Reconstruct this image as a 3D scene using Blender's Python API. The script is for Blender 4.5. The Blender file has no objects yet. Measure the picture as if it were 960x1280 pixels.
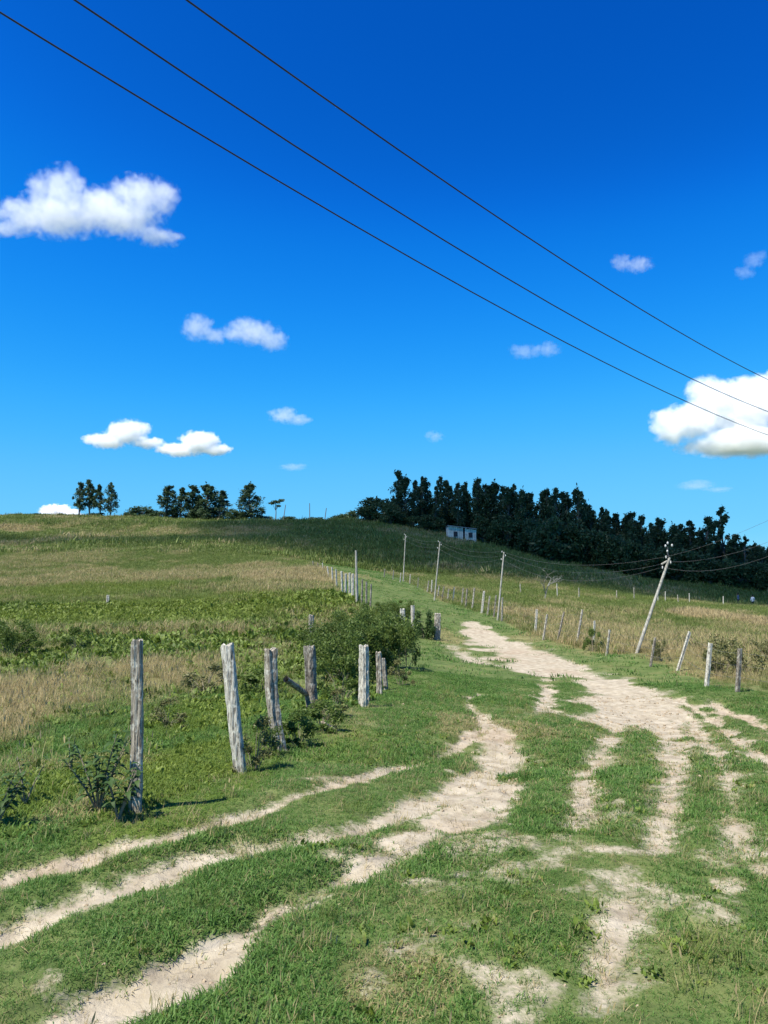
import bpy, bmesh, math, random
import numpy as np
from mathutils import Vector, Matrix

rad = math.radians
random.seed(7)
RNG = np.random.default_rng(11)
scene = bpy.context.scene
COL = scene.collection

# ------------------------------------------------------------------ camera
F_PX, CU, CV, PITCH, CAM_H = 924.0, 480.0, 640.0, rad(5.07), 1.65   # photo pixels, 960 x 1280
cam_data = bpy.data.cameras.new("camera")
cam_data.sensor_fit = 'VERTICAL'
cam_data.sensor_height = 36.0
cam_data.lens = 36.0 * F_PX / 1280.0
cam_data.clip_start = 0.05
cam_data.clip_end = 30000.0
cam = bpy.data.objects.new("camera", cam_data)
COL.objects.link(cam)
cam.location = (0, 0, CAM_H)
cam.rotation_euler = (math.pi / 2 + PITCH, 0, 0)
scene.camera = cam

# ------------------------------------------------------------------ sky and sun
SUN_EL, SUN_AZ = rad(60), rad(-132)          # azimuth from straight ahead, negative = left
SUN_VEC = np.array([math.cos(SUN_EL) * math.sin(SUN_AZ), math.cos(SUN_EL) * math.cos(SUN_AZ), math.sin(SUN_EL)])
world = bpy.data.worlds.new("World")
scene.world = world
world.use_nodes = True
wn = world.node_tree.nodes
wl = world.node_tree.links
wn.clear()
w_out = wn.new("ShaderNodeOutputWorld")
w_bg = wn.new("ShaderNodeBackground")
w_sky = wn.new("ShaderNodeTexSky")
w_sky.sky_type = 'NISHITA'
w_sky.sun_disc = False
w_sky.sun_elevation = SUN_EL
w_sky.sun_rotation = SUN_AZ % (2 * math.pi)
w_sky.air_density = 0.7
w_sky.dust_density = 0.0
w_sky.ozone_density = 5.0
w_bg.inputs["Strength"].default_value = 0.14
# the deep saturated rendering of the blue, as one tone curve per channel over the whole sky
w_sep = wn.new("ShaderNodeSeparateColor"); w_com = wn.new("ShaderNodeCombineColor"); w_gain = wn.new("ShaderNodeVectorMath"); w_gain.operation = 'SCALE'
w_gain.inputs["Scale"].default_value = 3.68
w_pre = wn.new("ShaderNodeVectorMath"); w_pre.operation = 'SCALE'; w_pre.inputs["Scale"].default_value = 0.11
wl.new(w_sky.outputs[0], w_pre.inputs[0]); wl.new(w_pre.outputs[0], w_sep.inputs[0])
for ch, pts in enumerate([[(0, 0), (.062, .001), (.085, .005), (.118, .020), (.16, .055), (.23, .115), (.53, .22), (1, .55)],
                          [(0, 0), (.118, .10), (.158, .205), (.22, .335), (.29, .445), (.40, .535), (.72, .65), (1, .78)],
                          [(0, 0), (.26, .55), (.33, .80), (.43, .94), (.55, .99), (.66, 1), (.80, 1), (1, 1)]]):
    fc = wn.new("ShaderNodeFloatCurve"); cv_ = fc.mapping.curves[0]
    while len(cv_.points) < len(pts): cv_.points.new(.5, .5)
    for p_, (a_, b_) in zip(cv_.points, pts): p_.location = (a_, b_); p_.handle_type = 'AUTO_CLAMPED'
    fc.mapping.update()
    wl.new(w_sep.outputs[ch], fc.inputs["Value"]); wl.new(fc.outputs[0], w_com.inputs[ch])
wl.new(w_com.outputs[0], w_gain.inputs[0]); wl.new(w_gain.outputs[0], w_bg.inputs["Color"])
wl.new(w_bg.outputs[0], w_out.inputs["Surface"])

sun_data = bpy.data.lights.new("sun", 'SUN')
sun_data.energy = 4.5
sun_data.angle = rad(0.53)
sun_data.color = (1.0, 0.94, 0.82)
sun = bpy.data.objects.new("sun", sun_data)
COL.objects.link(sun)
sun.rotation_euler = Vector(-SUN_VEC).to_track_quat('-Z', 'Y').to_euler()

scene.view_settings.view_transform = 'Standard'
scene.view_settings.look = 'None'
scene.view_settings.exposure = 1.0
scene.view_settings.gamma = 1.0
cy = scene.cycles
cy.max_bounces = 14
cy.diffuse_bounces = 3
cy.glossy_bounces = 2
cy.transmission_bounces = 4
cy.volume_bounces = 12
cy.transparent_max_bounces = 8
cy.volume_step_rate = 1.0
cy.volume_max_steps = 64
cy.use_denoising = True

# ------------------------------------------------------------------ small helpers
def tag(o, label=None, cat=None, group=None, kind=None):
    if label: o["label"] = label
    if cat: o["category"] = cat
    if group: o["group"] = group
    if kind: o["kind"] = kind
    return o

def empty(name, loc):
    o = bpy.data.objects.new(name, None)
    o.location = loc
    o.empty_display_size = 0.2
    COL.objects.link(o)
    return o

def mesh_np(name, V, F, mat=None, smooth=False, attrs=None):
    me = bpy.data.meshes.new(name)
    V = np.asarray(V, dtype=np.float32)
    if isinstance(F, np.ndarray):
        n, k = F.shape
        me.vertices.add(len(V)); me.vertices.foreach_set("co", V.ravel())
        me.loops.add(n * k); me.loops.foreach_set("vertex_index", F.ravel().astype(np.int32))
        me.polygons.add(n)
        me.polygons.foreach_set("loop_start", np.arange(0, n * k, k, dtype=np.int32))
        me.update(calc_edges=True)
        me.validate()
    else:
        me.from_pydata([tuple(v) for v in V], [], F)
        me.update()
    if smooth:
        me.polygons.foreach_set("use_smooth", np.ones(len(me.polygons), dtype=bool))
    if mat: me.materials.append(mat)
    for an, av in (attrs or {}).items():
        a = me.attributes.new(an, 'FLOAT', 'POINT')
        a.data.foreach_set("value", np.asarray(av, dtype=np.float32))
    return me

def link(name, me, parent=None, loc=None):
    o = bpy.data.objects.new(name, me)
    COL.objects.link(o)
    if parent is not None: o.parent = parent
    if loc is not None: o.location = loc
    return o

_T = np.random.default_rng(3).random((256, 256)).astype(np.float64)
def vnoise(x, y, seed=0):
    x = np.asarray(x, float) + seed * 17.31; y = np.asarray(y, float) + seed * 7.77
    xi = np.floor(x).astype(int); yi = np.floor(y).astype(int)
    fx = x - xi; fy = y - yi
    fx = fx * fx * (3 - 2 * fx); fy = fy * fy * (3 - 2 * fy)
    a = _T[xi & 255, yi & 255]; b = _T[(xi + 1) & 255, yi & 255]
    c = _T[xi & 255, (yi + 1) & 255]; d = _T[(xi + 1) & 255, (yi + 1) & 255]
    return (a * (1 - fx) + b * fx) * (1 - fy) + (c * (1 - fx) + d * fx) * fy - 0.5
def fbm(x, y, octaves=4, seed=0):
    s = 0; a = 1.0
    for i in range(octaves):
        s = s + a * vnoise(np.asarray(x) * 2 ** i, np.asarray(y) * 2 ** i, seed + i * 3); a *= 0.5
    return s
def sstep(a, b, x):
    t = np.clip((x - a) / (b - a), 0, 1)
    return t * t * (3 - 2 * t)

# ------------------------------------------------------------------ survey: sight lines of the photograph give points at a stated depth
CAM = np.array([0, 0, CAM_H])
FWD = np.array([0, math.cos(PITCH), math.sin(PITCH)])
UPV = np.array([0, -math.sin(PITCH), math.cos(PITCH)])
def ray(u, v):
    d = FWD + np.array([1, 0, 0]) * (u - CU) / F_PX + UPV * (CV - v) / F_PX
    return d / d[1]
def P(u, v, d):
    return CAM + ray(u, v) * d

CTRL_PX = [(172,1012,5.23),(300,965,6.7),(350,940,8.2),(388,890,11),(455,888,12),(480,1280,2.9),
 (883,862,17.5),(922,868,16.5),(848,838,22),(760,820,27),(797,815,26),(680,799,32),(627,776,41),(549,752,50),(505,728,65),
 (546,798,33),(570,785,37),(700,840,22),(840,900,14),(640,950,8.4),(600,900,11),(510,840,18),
 (100,905,10),(200,850,15),(100,800,24),(200,762,38),(50,762,38),(350,790,27),(100,716,65),(300,716,65),(400,712,60),(430,748,38),
 (100,690,95),(300,690,95),(0,690,95),(200,666,140),(50,666,140),(0,646,190),(150,647,190),(300,652,185),(400,655,180),(470,652,170),(380,702,80),
 (575,677,150),(700,706,135),(820,726,130),(940,740,130),(600,711,95),(750,745,75),(850,755,70),(922,753,103),(900,790,40),(800,782,42),(700,762,50),(480,715,90),(620,690,125)]
CTRL_W = [(-8,-6,.05),(0,-6,0),(8,-6,0),(-4,0,0),(0,0,0),(4,0,0),(-1.2,3,0),(0,4.5,0),(1.2,3,0),(2.5,5,-.03),(4,7,-.1),(-4,5,-.05),(-6,8,-.2),(8,6,-.3),(12,10,-.6),
 (14,20,-1.2),(25,28,-1.3),(40,40,-1.4),(60,70,-2),(100,120,-2),(-20,15,-.3),(-40,40,.5),(-60,80,3.5),(-120,140,10),(-150,190,17),
 (60,230,7),(120,230,2),(-100,260,16),(0,250,15),(-200,400,8),(0,400,7),(200,400,-1),(0,900,-8),(-700,900,-8),(700,900,-12),(0,3500,-30),(-2500,3000,-30),(2500,3000,-30)]
def warp(x, y):
    yy = np.maximum(y, -9) + 13
    return np.stack([np.asarray(x) / yy * 1.3, np.log(yy)], -1)
_pts = np.array([P(*c) for c in CTRL_PX] + [np.array(c, float) for c in CTRL_W])
_W = warp(_pts[:, 0], _pts[:, 1])
def _U(r2):
    return 0.5 * r2 * np.log(np.maximum(r2, 1e-12))
def _fit():
    n = len(_W)
    r2 = ((_W[:, None] - _W[None]) ** 2).sum(-1)
    K = _U(r2) + np.eye(n) * 0.002
    Pm = np.hstack([np.ones((n, 1)), _W])
    A = np.zeros((n + 3, n + 3)); A[:n, :n] = K; A[:n, n:] = Pm; A[n:, :n] = Pm.T
    return np.linalg.solve(A, np.concatenate([_pts[:, 2], np.zeros(3)]))
_C = _fit()
def base_z(x, y):
    x = np.asarray(x, float); y = np.asarray(y, float)
    sh = x.shape
    w = warp(x.ravel(), y.ravel())
    out = np.empty(len(w))
    for i in range(0, len(w), 60000):
        q = w[i:i + 60000]
        r2 = ((q[:, None, :] - _W[None]) ** 2).sum(-1)
        out[i:i + 60000] = _U(r2) @ _C[:-3] + _C[-3] + q @ _C[-2:]
    return out.reshape(sh)
def G(u, v):
    """first ground point along a sight line (smooth ground)"""
    r = ray(u, v)
    ys = np.concatenate([np.arange(2.0, 30, 0.1), np.arange(30, 260, 0.5)])
    p = CAM[None] + r[None] * ys[:, None]
    g = p[:, 2] - base_z(p[:, 0], p[:, 1])
    k = np.argmax(g < 0)
    if g[k] >= 0: return p[-1]
    y0, y1 = ys[k - 1], ys[k]
    y = y0 + (y1 - y0) * g[k - 1] / (g[k - 1] - g[k])
    q = CAM + r * y
    q[2] = base_z(np.array([q[0]]), np.array([q[1]]))[0]
    return q

# ------------------------------------------------------------------ worn earth: wheel ruts as strips, the open road as a polygon
def seg_dist(px, py, pts):
    """distance to a polyline with a width per point: returns distance minus local half width"""
    best = np.full(px.shape, 1e9)
    for (x0, y0, w0), (x1, y1, w1) in zip(pts[:-1], pts[1:]):
        dx, dy = x1 - x0, y1 - y0
        t = np.clip(((px - x0) * dx + (py - y0) * dy) / (dx * dx + dy * dy + 1e-9), 0, 1)
        d = np.hypot(px - x0 - t * dx, py - y0 - t * dy) - (w0 + (w1 - w0) * t)
        best = np.minimum(best, d)
    return best
def poly_sd(px, py, poly):
    inside = np.zeros(px.shape, bool)
    best = np.full(px.shape, 1e9)
    n = len(poly)
    for i in range(n):
        x0, y0 = poly[i]; x1, y1 = poly[(i + 1) % n]
        dx, dy = x1 - x0, y1 - y0
        t = np.clip(((px - x0) * dx + (py - y0) * dy) / (dx * dx + dy * dy + 1e-9), 0, 1)
        best = np.minimum(best, np.hypot(px - x0 - t * dx, py - y0 - t * dy))
        c = ((y0 > py) != (y1 > py)) & (px < (x1 - x0) * (py - y0) / (y1 - y0 + 1e-12) + x0)
        inside ^= c
    return np.where(inside, -best, best)
def strip(pxs, hw):
    hw = hw if isinstance(hw, (list, tuple)) else [hw] * len(pxs)
    out = []
    for (u, v), w in zip(pxs, hw):
        g = G(u, v); out.append((g[0], g[1], w))
    return out
# (strip, strength, edge softness, rut depth)
STRIPS = [
 (strip([(-220,1165),(-60,1122),(0,1100),(90,1070),(200,1043),(300,1016),(400,986),(500,957),(560,937),(606,908)], [.11,.11,.11,.10,.085,.08,.08,.09,.12,.17]), .95, .10, .05),
 (strip([(606,908),(592,888),(586,876),(600,865)], [.16,.13,.12,.05]), .95, .12, .04),
 (strip([(-220,1260),(-80,1200),(0,1165),(120,1118),(250,1068),(330,1052),(420,1040),(500,1015),(580,985),(625,955)], [.11,.11,.11,.10,.095,.095,.105,.16,.23,.26]), .9, .12, .05),
 (strip([(-40,1345),(60,1300),(130,1258),(200,1225),(280,1180),(345,1135),(395,1108),(450,1082)], [.14,.135,.125,.115,.11,.105,.10,.13]), .97, .08, .06),
 (strip([(440,1085),(490,1060),(550,1030),(610,1000),(645,975)], [.13,.19,.25,.28,.2]), .97, .14, .03),
 (strip([(625,955),(622,925),(615,905)], [.3,.3,.2]), .9, .2, .03),
 (strip([(682,847),(683,870),(680,890)], [.16,.18,.26]), .95, .15, .02),
 (strip([(690,885),(640,905),(600,912)], [.12,.10,.10]), .55, .4, .0),
 (strip([(775,905),(752,935),(732,965)], [.26,.18,.18]), .95, .2, .05),
 (strip([(732,965),(728,1000),(722,1030)], [.16,.18,.13]), .95, .16, .06),
 (strip([(700,1045),(740,1058),(790,1064),(830,1062)], [.06,.09,.10,.09]), .85, .15, .01),
 (strip([(835,905),(842,950),(838,1000),(825,1060)], [.3,.17,.14,.12]), .95, .2, .05),
 (strip([(865,895),(905,945),(915,1000),(925,1070)], [.25,.13,.11,.09]), .92, .2, .04),
 (strip([(845,868),(900,900),(960,947),(1060,1030)], [.15,.16,.16,.16]), .97, .12, .04),
 (strip([(880,872),(930,893),(960,911),(1060,965)], [.10,.11,.11,.11]), .92, .12, .02),
 (strip([(795,1100),(772,1150),(757,1200),(748,1250)], [.08,.11,.12,.08]), .85, .14, .02),
 (strip([(520,1100),(560,1100)], [.04,.04]), .6, .08, .0),
 (strip([(485,1190),(545,1170)], [.08,.06]), .62, .16, .0),
 (strip([(450,1240),(470,1205)], [.06,.04]), .45, .14, .0),
 (strip([(590,1156),(620,1152)], [.04,.04]), .45, .10, .0),
 (strip([(560,806),(600,828),(650,834)], [.2,.5,.4]), .85, .5, .02),
]
ROAD = [tuple(G(u, v)[:2]) for (u, v) in
 [(562,781),(590,778),(622,786),(660,800),(700,812),(760,836),(800,850),(850,872),(885,905),(905,935),(860,925),(830,940),(800,905),(768,908),(735,900),(700,890),(715,872),(728,852),(700,846),(660,845),(630,836),(615,822),(585,800)]]
ROAD_HOLES = []
L_PTS = [(-6,-6.5),(2,-4.3),(4,-2.65),(4.7,-2.1),(5.2,-1.8),(6.7,-1.38),(8.2,-1.25),(11,-1.12),(12,-.5),(15,-.2),(20,.1),(28,.5),(34,.9),(38,-1.7),(60,-4.3),(80,-7),(120,-12),(3000,-300)]
R_PTS = [(-6,8.4),(15,8.0),(17.5,7.75),(22,8.75),(27,8.2),(32,6.9),(41,6.5),(50,3.8),(65,1.9),(85,0),(120,-4),(3000,-250)]
def Lx(y): return np.interp(y, [p[0] for p in L_PTS], [p[1] for p in L_PTS])
def Rx(y): return np.interp(y, [p[0] for p in R_PTS], [p[1] for p in R_PTS])

def dirt_at(x, y):
    """0 = turf, 1 = bare earth; second value: sunk rut depth"""
    x = np.asarray(x, float); y = np.asarray(y, float)
    out = np.zeros(x.shape); rut = np.zeros(x.shape)
    d = np.sqrt(x * x + y * y)
    n1 = fbm(x * 2.2, y * 2.2, 4, 1) * 0.20 + fbm(x * 9, y * 9, 3, 4) * 0.07
    for pts, s, soft, dep in STRIPS:
        a = np.array(pts)
        m = (x > a[:, 0].min() - 1.6) & (x < a[:, 0].max() + 1.6) & (y > a[:, 1].min() - 1.6) & (y < a[:, 1].max() + 1.6)
        if not m.any(): continue
        e = seg_dist(x[m], y[m], pts)
        k = np.clip(d[m] / 9.0, 0.7, 2.2)
        e2 = e + n1[m] * k
        isl = np.clip(1.1 - .95 * np.clip(fbm(x[m] * 3.3, y[m] * 3.3, 4, 81) - .06, 0, 1), .72, 1)
        out[m] = np.maximum(out[m], s * isl * (1 - sstep(-soft * 1.3, soft * 1.1, e2)))
        rut[m] = np.maximum(rut[m], dep * (1 - sstep(-0.1, 0.14, e + n1[m] * 0.4)))
    e = poly_sd(x, y, ROAD) + .18 + fbm(x * .9, y * .9, 5, 6) * 1.15
    mid = np.clip(fbm(x * .55, y * .8, 4, 62) * 1.4 - .15, 0, .24)
    out = np.maximum(out, (0.97 - mid) * (1 - sstep(-0.55, 0.5, e)))
    lane = (x > Lx(y) + .7) & (x < Rx(y) - .2) & (y < 30)
    worn = .55 * sstep(.06, .5, fbm(x * 1.15, y * 1.15, 4, 120) + .45 * fbm(x * 5, y * 5, 3, 125)) * lane
    out = np.maximum(out, worn * (1 - .75 * sstep(6, 12, y)) * (1 - sstep(20, 30, y)))
    return out, rut

# tufted colour of the pasture: dry straw patches as ground ellipses
PATCHES = []
def patch(u, v, ru, rv, s):
    g = G(u, v); a = G(u, v - rv); b = G(u, v + rv)
    PATCHES.append((g[0], g[1], ru / F_PX * g[1], max(0.5 * (a[1] - b[1]), .3), s))
for q in [(60,868,130,48,.66),(205,848,75,32,.56),(250,845,40,30,.35),(170,722,160,10,.5),(375,718,70,15,.62),(300,715,60,8,.5),(60,700,90,9,.4),(150,790,160,7,.5),
          (15,660,40,5,.6),(300,668,60,4,.35),(830,800,150,34,.52),(720,785,70,22,.5),(690,766,60,7,.6),(930,778,50,10,.9),(880,830,70,20,.6),(130,745,80,6,.3),(440,905,25,15,.25),
          (560,800,22,12,.5),(620,910,60,12,.45),(500,1230,70,25,.3),(870,1210,90,50,.35),(760,1240,70,40,.3)]:
    patch(*q)
GREENS = []
for (u, v, ru, rv, s) in [(255,960,85,52,1.0),(60,985,60,50,.8),(120,738,120,10,.7),(200,768,240,18,.7),(430,930,60,20,.5),(250,900,60,25,.7)]:
    g = G(u, v); a = G(u, v - rv); b = G(u, v + rv)
    GREENS.append((g[0], g[1], ru / F_PX * g[1], max(0.5 * (a[1] - b[1]), .3), s))
def ell(x, y, lst, n):
    out = np.zeros(np.shape(x))
    for (cx, cy_, rx, ry, s) in lst:
        e = ((x - cx) / rx) ** 2 + ((y - cy_) / ry) ** 2
        out = np.maximum(out, s * (1 - sstep(.45, 1.35, e + n)))
    return out
def dry_at(x, y):
    w1 = sstep(18, 45, y); w2 = sstep(70, 120, y)
    n = fbm(x * .9, y * .6, 4, 9) * (1 - w1) + fbm(x * .28, y * .16, 5, 10) * w1 * (1 - .5 * w2) + fbm(x * .09, y * .05, 5, 13) * w2 * .7
    f = ell(x, y, PATCHES, n * 2.2)
    inside = (x > Lx(y)) & (x < Rx(y))
    amb = np.where(inside, .05 + .30 * np.clip(fbm(x * 1.7, y * 1.7, 3, 21) + .03, 0, 1), .10 + .8 * np.clip(n * 1.2 + .02, 0, .42))
    f = np.maximum(f, amb)
    return np.clip(f * (1 - .9 * ell(x, y, GREENS, n)), 0, 1)
def lime_at(x, y):
    n = fbm(x * .6, y * .6, 3, 15)
    return np.clip(ell(x, y, GREENS, n) + .2 * np.clip(n + .1, 0, 1), 0, 1)

def ground_z(x, y, fine=True):
    x = np.asarray(x, float); y = np.asarray(y, float)
    z = base_z(x, y)
    dist = np.hypot(x, y)
    z = z + fbm(x * .35, y * .35, 3, 30) * .10 * sstep(1, 12, dist) + fbm(x * .06, y * .06, 3, 33) * .7 * sstep(60, 120, dist)
    if fine:
        di, rut = dirt_at(x, y)
        near = 1 - sstep(14, 45, dist)
        z = z - rut + near * (fbm(x * 5, y * 5, 4, 40) * (.018 + .022 * di) + np.abs(fbm(x * 14, y * 14, 2, 47)) * .022 * di + fbm(x * 1.3, y * 1.3, 2, 44) * .03)
        z = z - .05 * di * sstep(6, 14, dist)
    return z

# ------------------------------------------------------------------ materials
def nmat(name):
    m = bpy.data.materials.new(name); m.use_nodes = True
    nt = m.node_tree; nt.nodes.clear()
    return m, nt.nodes, nt.links, nt.nodes.new("ShaderNodeOutputMaterial")
def ramp(N, stops, interp='LINEAR'):
    r = N.new("ShaderNodeValToRGB"); cr = r.color_ramp; cr.interpolation = interp
    while len(cr.elements) < len(stops): cr.elements.new(0.5)
    for e, (p, c) in zip(cr.elements, stops): e.position = p; e.color = (*c, 1)
    return r
def noise(N, Lk, vec, scale, detail=4, rough=.55):
    n = N.new("ShaderNodeTexNoise"); n.inputs["Scale"].default_value = scale
    n.inputs["Detail"].default_value = detail; n.inputs["Roughness"].default_value = rough
    if vec is not None: Lk.new(vec, n.inputs["Vector"])
    return n
def mixc(N, Lk, f, a, b, mode='MIX'):
    m = N.new("ShaderNodeMix"); m.data_type = 'RGBA'; m.blend_type = mode
    for s, v in ((m.inputs["Factor"], f), (m.inputs["A"], a), (m.inputs["B"], b)):
        pass
    def put(sock, v):
        if hasattr(v, "is_linked") or hasattr(v, "links"): Lk.new(v, sock)
        elif isinstance(v, (int, float)): sock.default_value = v
        else: sock.default_value = (*v, 1)
    put(m.inputs[0], f); put(m.inputs[6], a); put(m.inputs[7], b)
    return m.outputs[2]
def math_n(N, Lk, op, a, b=0.0, clamp=False):
    m = N.new("ShaderNodeMath"); m.operation = op; m.use_clamp = clamp
    for i, v in enumerate((a, b)):
        if hasattr(v, "links"): Lk.new(v, m.inputs[i])
        else: m.inputs[i].default_value = v
    return m.outputs[0]

def mat_ground():
    m, N, Lk, out = nmat("ground_earth_and_turf")
    geo = N.new("ShaderNodeNewGeometry"); pos = geo.outputs["Position"]
    def att(n):
        a = N.new("ShaderNodeAttribute"); a.attribute_name = n; return a.outputs["Fac"]
    dirt, dry, lime = att("dirt"), att("dry"), att("lime")
    n_s = noise(N, Lk, pos, 34, 6, .65); n_m = noise(N, Lk, pos, 5, 5, .6); n_l = noise(N, Lk, pos, .55, 4)
    earth = ramp(N, [(.28, (.175, .14, .095)), (.5, (.33, .285, .205)), (.72, (.46, .41, .315))])
    Lk.new(n_m.outputs["Fac"], earth.inputs[0])
    earth2 = mixc(N, Lk, math_n(N, Lk, 'MULTIPLY', n_s.outputs["Fac"], .5), earth.outputs[0], (.40, .35, .265))
    red = ramp(N, [(.52, (0, 0, 0)), (.72, (1, 1, 1))]); Lk.new(n_l.outputs["Fac"], red.inputs[0])
    earth3 = mixc(N, Lk, math_n(N, Lk, 'MULTIPLY', red.outputs[0], .3), earth2, (.27, .16, .09))
    turf = ramp(N, [(.3, (.045, .075, .02)), (.5, (.08, .12, .034)), (.72, (.135, .165, .058))])
    n_t = noise(N, Lk, pos, 1.7, 6, .7); Lk.new(n_t.outputs["Fac"], turf.inputs[0])
    straw = ramp(N, [(.3, (.13, .105, .045)), (.7, (.29, .235, .115))]); Lk.new(n_t.outputs["Fac"], straw.inputs[0])
    g1 = mixc(N, Lk, math_n(N, Lk, 'MULTIPLY', lime, .6), turf.outputs[0], (.11, .16, .02))
    g2 = mixc(N, Lk, dry, g1, straw.outputs[0])
    th = math_n(N, Lk, 'ADD', dirt, math_n(N, Lk, 'MULTIPLY', math_n(N, Lk, 'SUBTRACT', n_s.outputs["Fac"], .5), .9))
    th = math_n(N, Lk, 'ADD', th, math_n(N, Lk, 'MULTIPLY', math_n(N, Lk, 'SUBTRACT', n_m.outputs["Fac"], .5), .5))
    mr = ramp(N, [(.27, (0, 0, 0)), (.68, (1, 1, 1))]); Lk.new(th, mr.inputs[0])
    col = mixc(N, Lk, mr.outputs[0], g2, earth3)
    bs = N.new("ShaderNodeBsdfPrincipled"); Lk.new(col, bs.inputs["Base Color"])
    bs.inputs["Roughness"].default_value = .95; bs.inputs["Specular IOR Level"].default_value = .1
    bp = N.new("ShaderNodeBump"); bp.inputs["Strength"].default_value = .55; bp.inputs["Distance"].default_value = .03
    Lk.new(math_n(N, Lk, 'ADD', n_s.outputs["Fac"], math_n(N, Lk, 'MULTIPLY', n_m.outputs["Fac"], 1.2)), bp.inputs["Height"])
    Lk.new(bp.outputs[0], bs.inputs["Normal"]); Lk.new(bs.outputs[0], out.inputs[0])
    return m

def mat_grass(name, dark, mid, pale_tone, strawc, limec=(.17, .22, .03), trans=.3):
    m, N, Lk, out = nmat(name)
    def iatt(n):
        a = N.new("ShaderNodeAttribute"); a.attribute_type = 'INSTANCER'; a.attribute_name = n; return a.outputs["Fac"]
    oi = N.new("ShaderNodeObjectInfo")
    br = N.new("ShaderNodeAttribute"); br.attribute_name = "blade"
    f = math_n(N, Lk, 'ADD', math_n(N, Lk, 'MULTIPLY', oi.outputs["Random"], .5), math_n(N, Lk, 'MULTIPLY', br.outputs["Fac"], .5))
    gr = ramp(N, [(.1, dark), (.5, mid), (.92, pale_tone)]); Lk.new(f, gr.inputs[0])  # green tone differs at random from tuft to tuft and blade to blade
    c = mixc(N, Lk, math_n(N, Lk, 'MULTIPLY', iatt("lime"), .75), gr.outputs[0], limec)
    dsel = math_n(N, Lk, 'SUBTRACT', math_n(N, Lk, 'MULTIPLY', iatt("dry"), 1.5), math_n(N, Lk, 'MULTIPLY', br.outputs["Fac"], .75))
    dr = ramp(N, [(.12, (0, 0, 0)), (.42, (1, 1, 1))]); Lk.new(dsel, dr.inputs[0])
    sr = mixc(N, Lk, oi.outputs["Random"], [k * .72 for k in strawc], strawc)
    c = mixc(N, Lk, dr.outputs[0], c, sr)
    bs = N.new("ShaderNodeBsdfPrincipled"); Lk.new(c, bs.inputs["Base Color"])
    bs.inputs["Roughness"].default_value = .55; bs.inputs["Specular IOR Level"].default_value = .28
    tr = N.new("ShaderNodeBsdfTranslucent"); Lk.new(c, tr.inputs["Color"])
    mx = N.new("ShaderNodeMixShader"); mx.inputs[0].default_value = trans
    Lk.new(bs.outputs[0], mx.inputs[1]); Lk.new(tr.outputs[0], mx.inputs[2]); Lk.new(mx.outputs[0], out.inputs[0])
    return m

def mat_leaf(name, dark, mid, pale_tone, trans=.25, rough=.5):
    m, N, Lk, out = nmat(name)
    oi = N.new("ShaderNodeObjectInfo")
    br = N.new("ShaderNodeAttribute"); br.attribute_name = "blade"
    f = math_n(N, Lk, 'ADD', math_n(N, Lk, 'MULTIPLY', oi.outputs["Random"], .3), math_n(N, Lk, 'MULTIPLY', br.outputs["Fac"], .7))
    gr = ramp(N, [(.1, dark), (.5, mid), (.92, pale_tone)]); Lk.new(f, gr.inputs[0])  # leaf colour varies at random by plant and by leaf
    bs = N.new("ShaderNodeBsdfPrincipled"); Lk.new(gr.outputs[0], bs.inputs["Base Color"])
    bs.inputs["Roughness"].default_value = rough; bs.inputs["Specular IOR Level"].default_value = .25
    tr = N.new("ShaderNodeBsdfTranslucent"); Lk.new(gr.outputs[0], tr.inputs["Color"])
    mx = N.new("ShaderNodeMixShader"); mx.inputs[0].default_value = trans
    Lk.new(bs.outputs[0], mx.inputs[1]); Lk.new(tr.outputs[0], mx.inputs[2]); Lk.new(mx.outputs[0], out.inputs[0])
    return m

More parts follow.
